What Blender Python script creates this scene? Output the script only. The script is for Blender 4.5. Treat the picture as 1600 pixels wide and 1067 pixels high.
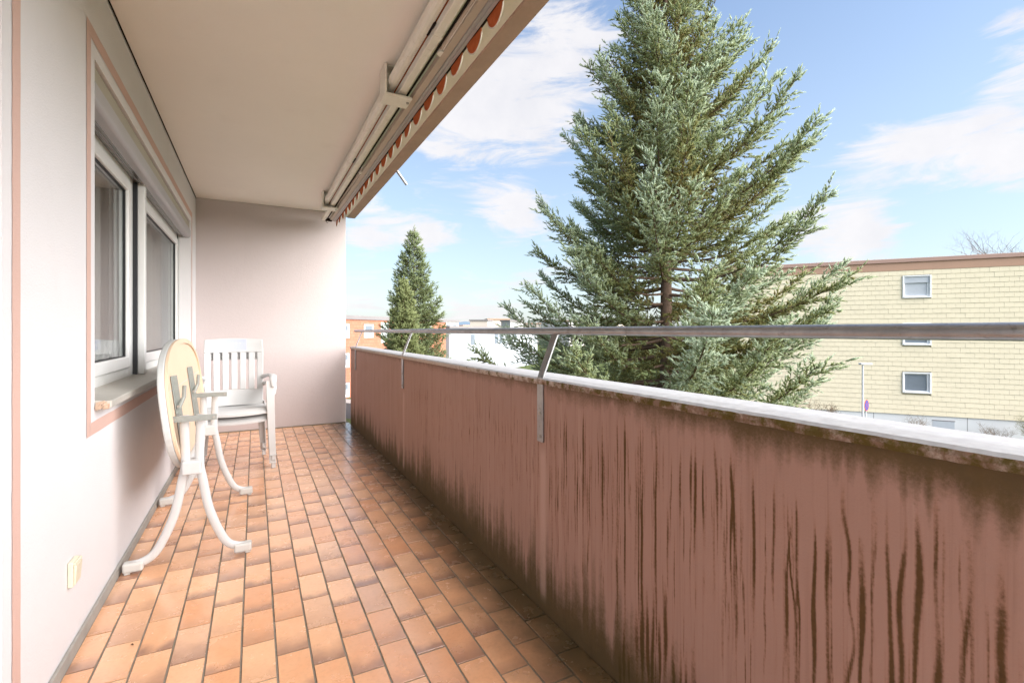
import bpy, bmesh, math, random
import numpy as np
from mathutils import Vector, Matrix

for o in list(bpy.data.objects): bpy.data.objects.remove(o)
scene = bpy.context.scene
COL = scene.collection
R = math.radians
PI = math.pi

# ------------------------------------------------------------------ camera, sky, sun, exposure
EYE = 1.10
YAW = 27.845
cam_d = bpy.data.cameras.new('camera')
cam_d.sensor_width = 36.0
cam_d.lens = 761 / 1600 * 36
cam_d.shift_y = -16.5 / 1600
cam_d.clip_start = 0.02
cam_d.clip_end = 6000
cam = bpy.data.objects.new('camera', cam_d)
COL.objects.link(cam)
cam.location = (0, 0, EYE)
cam.rotation_euler = (R(90), 0, R(-YAW))
scene.camera = cam

SUN_AZ = (0.58, -0.815)       # horizontal direction towards the sun
SUN_EL = 38.0
SKY_STRENGTH = 0.0315
SUN_STRENGTH = 1.5
EXPOSURE = 3.1

def view_dir(px, py):
    a = R(YAW)
    f = Vector((math.sin(a), math.cos(a), 0)); r = Vector((math.cos(a), -math.sin(a), 0))
    return (f + r * ((px - 800) / 761) + Vector((0, 0, (517 - py) / 761))).normalized()

world = bpy.data.worlds.new('World')
scene.world = world
world.use_nodes = True
wn = world.node_tree; wl = wn.links
wn.nodes.clear()
def wnode(t, **k):
    n = wn.nodes.new(t)
    for a, b in k.items(): setattr(n, a, b)
    return n
def wmath(op, a, b=None, c=None, clamp=False):
    n = wnode('ShaderNodeMath', operation=op, use_clamp=clamp)
    for i, v in enumerate((a, b, c)):
        if v is None: continue
        if isinstance(v, (int, float)): n.inputs[i].default_value = v
        else: wl.new(v, n.inputs[i])
    return n.outputs[0]
sky = wnode('ShaderNodeTexSky', sky_type='NISHITA')
sky.sun_disc = False
sky.sun_elevation = R(SUN_EL)
sky.sun_rotation = math.atan2(SUN_AZ[0], SUN_AZ[1])
sky.air_density = 1.0; sky.dust_density = 1.2; sky.ozone_density = 1.3
tc = wnode('ShaderNodeTexCoord')
D = tc.outputs['Generated']
sep = wnode('ShaderNodeSeparateXYZ'); wl.new(D, sep.inputs[0])
zz = wmath('ADD', wmath('MAXIMUM', sep.outputs[2], 0.0), 0.16)
comb = wnode('ShaderNodeCombineXYZ')
wl.new(wmath('DIVIDE', sep.outputs[0], zz), comb.inputs[0])
wl.new(wmath('DIVIDE', sep.outputs[1], zz), comb.inputs[1])
def wnoise(vec, scale, det, rough, dist=0.0):
    n = wnode('ShaderNodeTexNoise')
    n.inputs['Scale'].default_value = scale; n.inputs['Detail'].default_value = det
    n.inputs['Roughness'].default_value = rough; n.inputs['Distortion'].default_value = dist
    wl.new(vec, n.inputs['Vector']); return n.outputs['Fac']
n1 = wnoise(comb.outputs[0], 0.95, 9, 0.56, 0.55)
mpz = wnode('ShaderNodeMapping'); mpz.inputs['Scale'].default_value = (1, 1, 4.2); wl.new(D, mpz.inputs[0])
n2 = wnoise(mpz.outputs[0], 6.0, 9, 0.64, 0.5)
field = wmath('ADD', wmath('MULTIPLY', n1, 0.22), wmath('MULTIPLY', n2, 0.78))
# cloud banks (directions in the real sky) that gather the noise into the banks one sees
banks = [(820, 130, 0.15, 0.20), (720, 190, 0.12, 0.16), (905, 70, 0.09, 0.12), (800, 325, 0.08, 0.20), (1520, 240, 0.09, 0.15), (1390, 245, 0.08, 0.15),
         (1590, 100, 0.07, 0.16), (1290, 375, 0.08, 0.18), (1370, 355, 0.05, 0.10), (660, 365, 0.06, 0.20), (580, 350, 0.07, 0.20), (560, 470, 0.10, 0.12), (760, 480, 0.12, 0.16),
         (640, 20, 0.2, 0.12), (1480, 205, 0.07, 0.10), (1590, 250, 0.07, 0.12), (1400, 60, 0.14, -0.14), (1200, 90, 0.16, -0.12), (720, 420, 0.1, -0.07), (1500, 330, 0.09, -0.12), (1450, 140, 0.07, -0.10)]
for px, py, rad, w in banks:
    c = view_dir(px, py)
    dp = wnode('ShaderNodeVectorMath', operation='DISTANCE')
    dp.inputs[1].default_value = c; wl.new(D, dp.inputs[0])
    mr = wnode('ShaderNodeMapRange', interpolation_type='SMOOTHERSTEP')
    mr.inputs['From Min'].default_value = rad * 1.5; mr.inputs['From Max'].default_value = 0.0
    mr.inputs['To Min'].default_value = 0.0; mr.inputs['To Max'].default_value = w
    wl.new(dp.outputs['Value'], mr.inputs['Value'])
    field = wmath('ADD', field, mr.outputs[0])
cm = wnode('ShaderNodeMapRange', interpolation_type='SMOOTHSTEP')
cm.inputs['From Min'].default_value = 0.525; cm.inputs['From Max'].default_value = 0.71
wl.new(field, cm.inputs['Value'])
cloud = wmath('MULTIPLY', cm.outputs[0], 0.92)
hz = wnode('ShaderNodeMapRange', interpolation_type='SMOOTHSTEP')     # pale air near the horizon
hz.inputs['From Min'].default_value = 0.75; hz.inputs['From Max'].default_value = 0.0
hz.inputs['To Min'].default_value = 0.0; hz.inputs['To Max'].default_value = 0.55
wl.new(sep.outputs[2], hz.inputs['Value'])
mixh = wnode('ShaderNodeMixRGB'); wl.new(hz.outputs[0], mixh.inputs[0]); wl.new(sky.outputs[0], mixh.inputs[1])
mixh.inputs[2].default_value = (2.5, 2.9, 3.3, 1)
cs = wnoise(D, 11.0, 5, 0.6)
ccol = wnode('ShaderNodeMixRGB'); wl.new(cs, ccol.inputs[0])
ccol.inputs[1].default_value = (3.0, 3.0, 3.2, 1); ccol.inputs[2].default_value = (4.1, 3.95, 3.9, 1)
mixc = wnode('ShaderNodeMixRGB'); wl.new(cloud, mixc.inputs[0]); wl.new(mixh.outputs[0], mixc.inputs[1]); wl.new(ccol.outputs[0], mixc.inputs[2])
bg = wnode('ShaderNodeBackground'); bg.inputs['Strength'].default_value = SKY_STRENGTH
wl.new(mixc.outputs[0], bg.inputs[0])
wo = wnode('ShaderNodeOutputWorld'); wl.new(bg.outputs[0], wo.inputs[0])

sun_d = bpy.data.lights.new('sun', 'SUN')
sun_d.energy = SUN_STRENGTH; sun_d.angle = R(85); sun_d.color = (1.0, 0.97, 0.93)
sun = bpy.data.objects.new('sun', sun_d); COL.objects.link(sun)
sv = Vector((SUN_AZ[0] * math.cos(R(SUN_EL)), SUN_AZ[1] * math.cos(R(SUN_EL)), math.sin(R(SUN_EL)))).normalized()
sun.rotation_euler = sv.to_track_quat('Z', 'Y').to_euler()
sun.location = (6, -6, 9)

scene.view_settings.view_transform = 'Standard'
scene.view_settings.look = 'None'
scene.view_settings.gamma = 1.0
scene.view_settings.exposure = EXPOSURE
scene.view_settings.use_curve_mapping = False
try:
    scene.cycles.max_bounces = 6
    scene.cycles.diffuse_bounces = 4
    scene.cycles.transparent_max_bounces = 8
except Exception: pass

# ------------------------------------------------------------------ helpers
class MB:
    def __init__(s): s.v = []; s.f = []
    def add(s, vs, fs):
        b = len(s.v); s.v += [tuple(p) for p in vs]; s.f += [tuple(i + b for i in q) for q in fs]; return s
    def box(s, x0, x1, y0, y1, z0, z1):
        return s.add([(x0,y0,z0),(x1,y0,z0),(x1,y1,z0),(x0,y1,z0),(x0,y0,z1),(x1,y0,z1),(x1,y1,z1),(x0,y1,z1)],
                     [(0,3,2,1),(4,5,6,7),(0,1,5,4),(1,2,6,5),(2,3,7,6),(3,0,4,7)])
    def quad(s, a, b, c, d): return s.add([a, b, c, d], [(0,1,2,3)])
    def tube(s, pts, rad, n=8, cap=True, oval=None, side=None):
        """sweep a circle (or an ellipse: rad = half width along side, oval = half width across) along points"""
        pts = [Vector(p) for p in pts]
        m = len(pts)
        if not isinstance(rad, (list, tuple)): rad = [rad] * m
        prev = None; rings = []
        for i, p in enumerate(pts):
            t = (pts[min(i+1, m-1)] - pts[max(i-1, 0)]).normalized()
            if side is not None: a = Vector(side) - t * Vector(side).dot(t)
            elif prev is None:
                a = Vector((0,0,1)).cross(t)
                if a.length < 1e-3: a = Vector((1,0,0))
            else: a = prev - t * prev.dot(t)
            a.normalize(); prev = a; b = t.cross(a)
            r1 = rad[i]; r2 = (oval[i] if isinstance(oval, (list, tuple)) else oval) if oval else r1
            rings.append([p + a * (r1 * math.cos(2*PI*k/n)) + b * (r2 * math.sin(2*PI*k/n)) for k in range(n)])
        vs = [q for r in rings for q in r]; fs = []
        for i in range(m-1):
            for k in range(n):
                fs.append((i*n+k, i*n+(k+1) % n, (i+1)*n+(k+1) % n, (i+1)*n+k))
        if cap: fs.append(tuple(range(n-1, -1, -1))); fs.append(tuple((m-1)*n+k for k in range(n)))
        return s.add(vs, fs)
    def build(s, name, mat=None, parent=None, bevel=0, seg=2, smooth=False, kind=None):
        me = bpy.data.meshes.new(name); me.from_pydata(s.v, [], s.f); me.update()
        o = bpy.data.objects.new(name, me); COL.objects.link(o)
        if mat: me.materials.append(mat)
        if smooth:
            for p in me.polygons: p.use_smooth = True
            try: me.set_sharp_from_angle(angle=R(40))
            except Exception: pass
        if parent: o.parent = parent
        if bevel:
            b = o.modifiers.new('bevel', 'BEVEL'); b.width = bevel; b.segments = seg; b.limit_method = 'ANGLE'; b.angle_limit = R(35)
        if kind: o['kind'] = kind
        return o
def empty(name, loc=(0,0,0), rz=0):
    o = bpy.data.objects.new(name, None); COL.objects.link(o); o.location = loc; o.rotation_euler = (0,0,rz); o.empty_display_size = .1; return o
def tag(o, label, cat, group=None):
    o['label'] = label; o['category'] = cat
    if group: o['group'] = group
    return o
def children(o): return [c for c in bpy.data.objects if c.parent == o]
def copy_tree(o, parent=None):
    c = o.copy(); COL.objects.link(c); c.parent = parent
    for ch in children(o): copy_tree(ch, c)
    return c
def fast_mesh(name, V, F3, mat, parent=None, attr=None, smooth=False):
    me = bpy.data.meshes.new(name)
    n = len(V); m = len(F3); k = F3.shape[1]
    me.vertices.add(n); me.vertices.foreach_set('co', np.ascontiguousarray(V, dtype=np.float32).ravel())
    me.loops.add(m*k); me.loops.foreach_set('vertex_index', np.ascontiguousarray(F3, dtype=np.int32).ravel())
    me.polygons.add(m); me.polygons.foreach_set('loop_start', np.arange(0, m*k, k, dtype=np.int32))
    try: me.polygons.foreach_set('loop_total', np.full(m, k, dtype=np.int32))
    except Exception: pass
    if attr:
        for an, av in attr.items():
            a = me.attributes.new(an, 'FLOAT', 'POINT'); a.data.foreach_set('value', np.ascontiguousarray(av, dtype=np.float32))
    me.update(calc_edges=True)
    if smooth: me.polygons.foreach_set('use_smooth', np.ones(m, dtype=bool))
    me.materials.append(mat)
    o = bpy.data.objects.new(name, me); COL.objects.link(o)
    if parent: o.parent = parent
    return o

# ------------------------------------------------------------------ materials
class NT:
    def __init__(s, name):
        s.m = bpy.data.materials.new(name); s.m.use_nodes = True; s.t = s.m.node_tree; s.t.nodes.clear()
        s.out = s.t.nodes.new('ShaderNodeOutputMaterial'); s.p = s.t.nodes.new('ShaderNodeBsdfPrincipled')
        s.t.links.new(s.p.outputs[0], s.out.inputs[0])
    def n(s, t, **k):
        n = s.t.nodes.new(t)
        for a, b in k.items(): setattr(n, a, b)
        return n
    def put(s, v, sock):
        if isinstance(v, bpy.types.NodeSocket): s.t.links.new(v, sock)
        elif isinstance(v, (tuple, list)) and len(v) == 3 and sock.type == 'RGBA': sock.default_value = (*v, 1)
        else: sock.default_value = v
    def math(s, op, a, b=None, c=None, clamp=False):
        n = s.n('ShaderNodeMath', operation=op, use_clamp=clamp)
        for i, v in enumerate((a, b, c)):
            if v is not None: s.put(v, n.inputs[i])
        return n.outputs[0]
    def mix(s, f, a, b, mode='MIX'):
        n = s.n('ShaderNodeMixRGB', blend_type=mode); s.put(f, n.inputs[0]); s.put(a, n.inputs[1]); s.put(b, n.inputs[2]); return n.outputs[0]
    def coord(s, w='Object'): return s.n('ShaderNodeTexCoord').outputs[w]
    def pos(s): return s.n('ShaderNodeNewGeometry').outputs['Position']
    def mapping(s, v, scale=(1,1,1), loc=(0,0,0)):
        n = s.n('ShaderNodeMapping'); s.put(v, n.inputs[0]); n.inputs['Scale'].default_value = scale; n.inputs['Location'].default_value = loc; return n.outputs[0]
    def noise(s, v, scale=5, det=4, rough=.55, dist=0):
        n = s.n('ShaderNodeTexNoise'); s.put(v, n.inputs['Vector']); n.inputs['Scale'].default_value = scale
        n.inputs['Detail'].default_value = det; n.inputs['Roughness'].default_value = rough; n.inputs['Distortion'].default_value = dist; return n.outputs['Fac']
    def ramp(s, v, a, b, lo=0.0, hi=1.0, smooth=True):
        n = s.n('ShaderNodeMapRange', interpolation_type='SMOOTHSTEP' if smooth else 'LINEAR'); s.put(v, n.inputs['Value'])
        n.inputs['From Min'].default_value = a; n.inputs['From Max'].default_value = b; n.inputs['To Min'].default_value = lo; n.inputs['To Max'].default_value = hi; return n.outputs[0]
    def attr(s, name): return s.n('ShaderNodeAttribute', attribute_name=name).outputs['Fac']
    def bump(s, h, strength=.3, dist=.01):
        n = s.n('ShaderNodeBump'); s.put(h, n.inputs['Height']); n.inputs['Strength'].default_value = strength; n.inputs['Distance'].default_value = dist
        s.t.links.new(n.outputs[0], s.p.inputs['Normal']); return n.outputs[0]
    def fin(s, col=None, rough=None, spec=None, metal=None):
        if col is not None: s.put(col, s.p.inputs['Base Color'])
        if rough is not None: s.put(rough, s.p.inputs['Roughness'])
        if spec is not None: s.put(spec, s.p.inputs['Specular IOR Level'])
        if metal is not None: s.put(metal, s.p.inputs['Metallic'])
        return s.m

def simple(name, col, rough=.6, spec=.4, metal=0, var=.12, vscale=6, bump=0, bscale=60, bdist=.004, dirt=None):
    t = NT(name); P = t.pos()
    f = t.noise(P, vscale, 6, .6)
    dark = tuple(c * (1 - var * 1.6) for c in col); light = tuple(min(.95, c * (1 + var)) for c in col)
    c = t.mix(f, dark, light)
    if dirt:
        g = t.noise(P, dirt[0], 8, .65, .4)
        c = t.mix(t.ramp(g, dirt[1], dirt[1] + .14, 0, dirt[2]), c, dirt[3])
    if bump: t.bump(t.noise(P, bscale, 4, .6), bump, bdist)
    return t.fin(c, rough, spec, metal)

def plaster(name, col, stain, var=.05):
    t = NT(name); P = t.pos()
    c = t.mix(t.noise(P, 1.7, 6, .6), tuple(k * (1 - var) for k in col), tuple(min(.93, k * (1 + var)) for k in col))
    spk = t.noise(P, 90, 3, .7)
    c = t.mix(t.ramp(spk, .60, .78, 0, .16), c, stain)
    blot = t.noise(t.mapping(P, (3, 3, 1.2)), 1.3, 7, .6, .5)
    c = t.mix(t.ramp(blot, .55, .8, 0, .22), c, stain)
    h = t.math('ADD', t.noise(P, 140, 4, .7), t.math('MULTIPLY', t.noise(P, 30, 3, .6), .6))
    t.bump(h, .42, .005)
    return t.fin(c, .9, .15)

M = {}
M['wall'] = plaster('wall_plaster', (.675, .658, .668), (.55, .50, .49))
M['farwall'] = plaster('partition_plaster', (.515, .455, .448), (.43, .36, .345))
M['ceiling'] = plaster('ceiling_paint', (.88, .835, .775), (.74, .68, .61), .04)
M['stripe'] = plaster('border_paint', (.58, .40, .345), (.50, .33, .28))
M['slabedge'] = simple('slab_edge_paint', (.50, .36, .305), .85, .2, var=.14, vscale=9, bump=.3, bscale=50)
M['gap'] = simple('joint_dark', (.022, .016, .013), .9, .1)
M['skirt'] = simple('skirting_cement', (.34, .32, .29), .8, .2, var=.2, vscale=14, bump=.3, bscale=60)
M['pvc'] = simple('white_pvc', (.70, .70, .69), .32, .5, var=.03)
M['pvc_old'] = simple('white_pvc_dusty', (.74, .74, .72), .45, .4, var=.06, vscale=14, dirt=(26, .60, .35, (.42, .40, .36)))
M['rubber'] = simple('black_seal', (.014, .014, .016), .5, .4)
M['blackrail'] = simple('black_guide_rail', (.010, .011, .015), .35, .5)
M['shutter'] = simple('shutter_grey', (.37, .365, .38), .40, .5, var=.06)
M['shutter_lo'] = simple('shutter_box_metal', (.155, .145, .135), .22, .6, .4, var=.10, vscale=10)
M['shutter_top'] = simple('shutter_box_cream', (.40, .37, .30), .6, .3, var=.08)
M['sill'] = simple('sill_stone', (.47, .445, .40), .42, .5, var=.14, vscale=9, bump=.15, bscale=80, dirt=(9, .55, .55, (.27, .25, .21)))
M['sill_edge'] = simple('sill_edge_broken', (.55, .40, .30), .9, .2, var=.3, vscale=40, bump=.6, bscale=70)
M['plastic'] = simple('white_plastic', (.56, .56, .557), .38, .45, var=.03, vscale=5, bump=.05, bscale=200, bdist=.001)
M['plastic_old'] = simple('white_plastic_worn', (.54, .53, .505), .42, .45, var=.05, vscale=12, dirt=(30, .63, .4, (.50, .46, .40)))
M['board_under'] = simple('table_underside', (.74, .555, .40), .55, .35, var=.05, vscale=7)
M['board_rim'] = simple('table_rim', (.56, .57, .56), .5, .4, var=.05)
M['steel'] = simple('zinc_strip', (.30, .315, .295), .5, .5, .35, var=.15, vscale=40, dirt=(60, .6, .5, (.30, .25, .19)))
M['galv'] = simple('galvanised_tube', (.34, .345, .355), .36, .5, .8, var=.28, vscale=22, bump=.10, bscale=90, bdist=.002, dirt=(30, .56, .55, (.17, .16, .15)))
M['bolt'] = simple('bolt_steel', (.40, .38, .35), .45, .5, .7, var=.2, vscale=50)
M['awn_metal'] = simple('awning_lacquer', (.78, .74, .67), .45, .45, var=.08, vscale=12, dirt=(18, .58, .45, (.45, .36, .28)))
M['awn_tan'] = simple('awning_tan_profile', (.47, .39, .31), .5, .4, var=.10, vscale=8)
M['awn_grey'] = simple('awning_front_profile', (.44, .42, .40), .38, .5, .25, var=.10, vscale=8, dirt=(12, .6, .5, (.26, .22, .19)))
M['valance_edge'] = simple('valance_trim', (.72, .66, .58), .9, .1)
M['white_stone'] = simple('coping_white', (.36, .36, .37), .8, .25, var=.18, vscale=34, bump=.22, bscale=90, bdist=.003, dirt=(38, .55, .6, (.27, .25, .235)))
M['socket'] = simple('socket_cream', (.66, .62, .48), .4, .45, var=.03)
M['paper'] = simple('paper_label', (.46, .49, .66), .7, .2, var=.04)

def fabric_orange():
    t = NT('valance_cloth'); P = t.pos()
    c = t.mix(t.noise(P, 30, 5, .6), (.42, .105, .035), (.62, .22, .09))
    t.bump(t.noise(P, 500, 2, .5), .1, .001)
    t.fin(c, .95, .1)
    tr = t.n('ShaderNodeBsdfTranslucent'); t.put(c, tr.inputs[0])
    mx = t.n('ShaderNodeMixShader'); mx.inputs[0].default_value = .35
    t.t.links.new(t.p.outputs[0], mx.inputs[1]); t.t.links.new(tr.outputs[0], mx.inputs[2]); t.t.links.new(mx.outputs[0], t.out.inputs[0])
    return t.m
M['cloth'] = fabric_orange()

def curtain_mat():
    t = NT('sheer_curtain'); c = (.90, .87, .83)
    t.fin(c, .95, .1)
    tr = t.n('ShaderNodeBsdfTranslucent'); t.put(c, tr.inputs[0])
    mx = t.n('ShaderNodeMixShader'); mx.inputs[0].default_value = .4
    t.t.links.new(t.p.outputs[0], mx.inputs[1]); t.t.links.new(tr.outputs[0], mx.inputs[2]); t.t.links.new(mx.outputs[0], t.out.inputs[0])
    return t.m
M['curtain'] = curtain_mat()

def glass_mat(name, tint=(.95, .97, .97)):
    t = NT(name); t.t.nodes.remove(t.p)
    tr = t.n('ShaderNodeBsdfTransparent'); tr.inputs[0].default_value = (*tint, 1)
    gl = t.n('ShaderNodeBsdfGlossy'); gl.inputs['Roughness'].default_value = .015
    fr = t.n('ShaderNodeFresnel'); fr.inputs[0].default_value = 1.5
    f = t.math('ADD', t.math('MULTIPLY', fr.outputs[0], .65), .02, clamp=True)
    mx = t.n('ShaderNodeMixShader'); t.put(f, mx.inputs[0])
    t.t.links.new(tr.outputs[0], mx.inputs[1]); t.t.links.new(gl.outputs[0], mx.inputs[2]); t.t.links.new(mx.outputs[0], t.out.inputs[0])
    return t.m
M['glass'] = glass_mat('window_glass')
M['farglass'] = simple('far_window_glass', (.20, .23, .27), .12, .6, var=.2, vscale=.7)
M['farblind'] = simple('far_window_blind', (.50, .53, .57), .6, .3, var=.06)

def tile_mat(name, joined):
    t = NT(name)
    uv = t.coord('UV')
    sp = t.n('ShaderNodeSeparateXYZ'); t.put(uv, sp.inputs[0]); u, v = sp.outputs[0], sp.outputs[1]
    P = t.pos()
    rnd = t.attr('rand') if joined else t.n('ShaderNodeObjectInfo').outputs['Random']
    rnd2 = t.math('FRACT', t.math('MULTIPLY', rnd, 17.31))
    rnd3 = t.math('FRACT', t.math('MULTIPLY', rnd, 41.77))
    base = t.mix(t.ramp(rnd, .0, 1, smooth=False), (.75, .350, .165), (.86, .490, .275))
    base = t.mix(t.ramp(rnd2, .72, 1.0, 0, .45), base, (.62, .38, .25))
    cl = t.noise(P, 16, 2, .5)
    base = t.mix(t.ramp(cl, .3, .75, 0, .22), base, (.82, .50, .30))
    # flame-burnt short end of the clay (kiln colour, each tile its own depth)
    w = t.noise(P, 14, 2, .5)
    vv = t.math('ADD', v, t.math('MULTIPLY', t.math('SUBTRACT', w, .5), .38))
    vv = t.math('ADD', vv, t.math('MULTIPLY', t.math('ABSOLUTE', t.math('SUBTRACT', u, .5)), -.16))
    depth = t.math('ADD', .18, t.math('MULTIPLY', rnd2, .45))
    fl = t.math('SUBTRACT', 1.0, t.math('DIVIDE', vv, t.math('ADD', depth, .04)), clamp=True)
    fl = t.math('POWER', fl, 1.25)
    base = t.mix(t.math('MULTIPLY', fl, t.ramp(rnd3, 0, 1, .22, .85)), base, (.26, .135, .095))
    grain = t.noise(P, 80, 2, .5)
    base = t.mix(t.ramp(grain, .42, .75, 0, .14), base, (.36, .17, .085))
    # algae and grime gathering along the foot of the parapet
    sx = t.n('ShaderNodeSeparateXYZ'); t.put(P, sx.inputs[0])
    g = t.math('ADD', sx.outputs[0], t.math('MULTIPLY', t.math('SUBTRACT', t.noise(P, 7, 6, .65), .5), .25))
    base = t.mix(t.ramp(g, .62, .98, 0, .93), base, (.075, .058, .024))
    t.bump(t.noise(P, 24, 1, .4), .08, .002)
    rough = t.ramp(t.noise(P, 10, 4, .6), .3, .75, .16, .32)
    t.p.inputs['Coat Weight'].default_value = 1.0; t.p.inputs['Coat IOR'].default_value = 2.05; t.put(rough, t.p.inputs['Coat Roughness'])
    return t.fin(base, .5, .3)
M['tile'] = tile_mat('clay_tile', False)
M['tile_joined'] = tile_mat('clay_tile_joined', True)
def grout_mat():
    t = NT('grout'); P = t.pos()
    c = t.mix(t.noise(P, 35, 5, .7), (.16, .135, .105), (.30, .265, .215))
    c = t.mix(t.ramp(t.noise(P, 6, 6, .6), .5, .7, 0, .6), c, (.12, .11, .055))
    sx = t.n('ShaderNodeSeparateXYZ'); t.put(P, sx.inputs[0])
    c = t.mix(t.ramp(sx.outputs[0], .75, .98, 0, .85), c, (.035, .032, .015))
    t.bump(t.noise(P, 160, 4, .7), .5, .004)
    return t.fin(c, .9, .2)
M['grout'] = grout_mat()

def parapet_mat():
    t = NT('parapet_paint'); P = t.pos()
    sx = t.n('ShaderNodeSeparateXYZ'); t.put(P, sx.inputs[0])
    base = t.mix(t.noise(P, 2.2, 6, .6), (.325, .198, .162), (.380, .242, .202))
    # fine vertical run marks all over
    fine = t.noise(t.mapping(P, (1, 62, .9)), 1.0, 5, .62, .25)
    base = t.mix(t.ramp(fine, .50, .74, 0, .34), base, (.185, .095, .060))
    fine2 = t.noise(t.mapping(P, (1, 24, .5), (3, 7, 1)), 1.0, 4, .6, .2)
    base = t.mix(t.ramp(fine2, .56, .75, 0, .30), base, (.46, .315, .27))
    a = t.attr('streak')
    n = t.noise(P, 150, 6, .78)
    n2 = t.noise(P, 18, 4, .6)
    s = t.math('ADD', a, t.math('ADD', t.math('MULTIPLY', t.math('SUBTRACT', n, .5), 1.15), t.math('MULTIPLY', t.math('SUBTRACT', n2, .5), .45)))
    halo = t.ramp(a, .03, .45, 0, .34)
    base = t.mix(halo, base, (.27, .125, .075))
    col_al = t.mix(t.noise(P, 70, 3, .6), (.055, .030, .009), (.105, .056, .019))
    base = t.mix(t.ramp(s, .16, .95, 0, .95), base, col_al)
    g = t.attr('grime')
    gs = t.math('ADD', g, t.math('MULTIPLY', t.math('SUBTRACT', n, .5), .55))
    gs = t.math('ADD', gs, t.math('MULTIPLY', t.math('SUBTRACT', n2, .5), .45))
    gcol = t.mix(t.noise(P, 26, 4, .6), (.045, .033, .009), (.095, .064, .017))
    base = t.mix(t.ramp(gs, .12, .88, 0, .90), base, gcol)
    c = t.attr('clean')
    base = t.mix(t.math('MULTIPLY', c, .55), base, (.52, .37, .32))
    t.bump(t.math('ADD', t.noise(P, 170, 4, .65), t.math('MULTIPLY', t.noise(t.mapping(P, (1, 40, 3)), 3, 4, .6), .5)), .30, .004)
    return t.fin(base, t.ramp(s, .3, .6, .78, .9), .25)
M['parapet'] = parapet_mat()
def coping_mat():
    t = NT('coping_side'); P = t.pos()
    sx = t.n('ShaderNodeSeparateXYZ'); t.put(P, sx.inputs[0])
    c = t.mix(t.noise(P, 60, 5, .7), (.42, .34, .29), (.60, .53, .48))
    near = t.ramp(sx.outputs[1], 3.4, .8, 0.0, .34)
    nn = t.math('ADD', t.noise(P, 34, 7, .7), near)
    c = t.mix(t.ramp(nn, .62, .88, 0, .85), c, (.20, .115, .075))
    nm = t.math('ADD', t.noise(t.mapping(P, (1,1,1), (5,2,8)), 21, 6, .7), t.math('MULTIPLY', near, .55))
    c = t.mix(t.ramp(nm, .60, .76, 0, .9), c, (.11, .085, .018))
    t.bump(t.noise(P, 75, 6, .75), .9, .010)
    return t.fin(c, .95, .1)
M['coping_side'] = coping_mat()

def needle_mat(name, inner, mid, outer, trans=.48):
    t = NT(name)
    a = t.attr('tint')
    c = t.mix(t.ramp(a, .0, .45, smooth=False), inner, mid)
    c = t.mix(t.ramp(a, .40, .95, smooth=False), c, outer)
    t.fin(c, .55, .30)
    tr = t.n('ShaderNodeBsdfTranslucent'); t.put(c, tr.inputs[0])
    mx = t.n('ShaderNodeMixShader'); mx.inputs[0].default_value = trans
    t.t.links.new(t.p.outputs[0], mx.inputs[1]); t.t.links.new(tr.outputs[0], mx.inputs[2]); t.t.links.new(mx.outputs[0], t.out.inputs[0])
    return t.m
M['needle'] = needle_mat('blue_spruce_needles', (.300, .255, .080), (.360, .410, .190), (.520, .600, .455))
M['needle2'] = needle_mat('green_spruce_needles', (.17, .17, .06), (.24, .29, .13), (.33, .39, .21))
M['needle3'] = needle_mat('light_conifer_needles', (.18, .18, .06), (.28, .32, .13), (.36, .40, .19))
M['bark'] = simple('spruce_bark', (.17, .115, .085), .95, .1, var=.4, vscale=14, bump=.8, bscale=22, bdist=.02)
M['twig'] = simple('bare_twigs', (.27, .20, .14), .95, .1, var=.3, vscale=5)
M['twig_far'] = simple('bare_twigs_reddish', (.26, .18, .165), .95, .1, var=.2, vscale=5)

M['lawn'] = simple('lawn_grass', (.075, .095, .030), .95, .1, var=.45, vscale=1.3, bump=.8, bscale=14, bdist=.05)
M['road'] = simple('asphalt', (.055, .055, .057), .9, .2, var=.25, vscale=4, bump=.4, bscale=120)
M['pave'] = simple('pavement', (.30, .29, .275), .9, .2, var=.2, vscale=3, bump=.4, bscale=80)
M['shingle'] = simple('yellow_shingle', (.790, .700, .515), .8, .25, var=.07, vscale=.9)
M['ywall'] = simple('yellow_backing', (.58, .52, .37), .9, .1)
M['plinth'] = simple('white_plinth', (.74, .74, .74), .9, .1, var=.05, vscale=.6)
M['fascia'] = simple('roof_fascia', (.47, .29, .205), .7, .3, var=.07, vscale=2)
M['rcap'] = simple('roof_cap_metal', (.42, .27, .22), .55, .4, var=.06, vscale=2)
M['white'] = simple('white_frame', (.84, .84, .84), .5, .4, var=.02)
M['lamp'] = simple('lamp_paint', (.60, .61, .63), .5, .4, var=.04)
M['sign_blue'] = simple('sign_blue', (.03, .06, .28), .5, .4, var=.03)
M['sign_red'] = simple('sign_red', (.55, .06, .04), .5, .4, var=.03)
def red_tiles():
    t = NT('red_cladding'); uv = t.coord('Object')
    mp = t.mapping(uv, (1, 1, 1))
    sp = t.n('ShaderNodeSeparateXYZ'); t.put(mp, sp.inputs[0])
    cb = t.n('ShaderNodeCombineXYZ'); t.put(sp.outputs[0], cb.inputs[0]); t.put(sp.outputs[2], cb.inputs[1])
    b = t.n('ShaderNodeTexBrick'); t.put(cb.outputs[0], b.inputs['Vector'])
    b.inputs['Color1'].default_value = (.47, .170, .105, 1); b.inputs['Color2'].default_value = (.53, .205, .135, 1); b.inputs['Mortar'].default_value = (.33, .12, .08, 1)
    b.inputs['Scale'].default_value = 1; b.inputs['Brick Width'].default_value = .42; b.inputs['Row Height'].default_value = .30; b.inputs['Mortar Size'].default_value = .012
    return t.fin(b.outputs['Color'], .8, .2)
M['redclad'] = red_tiles()
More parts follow.
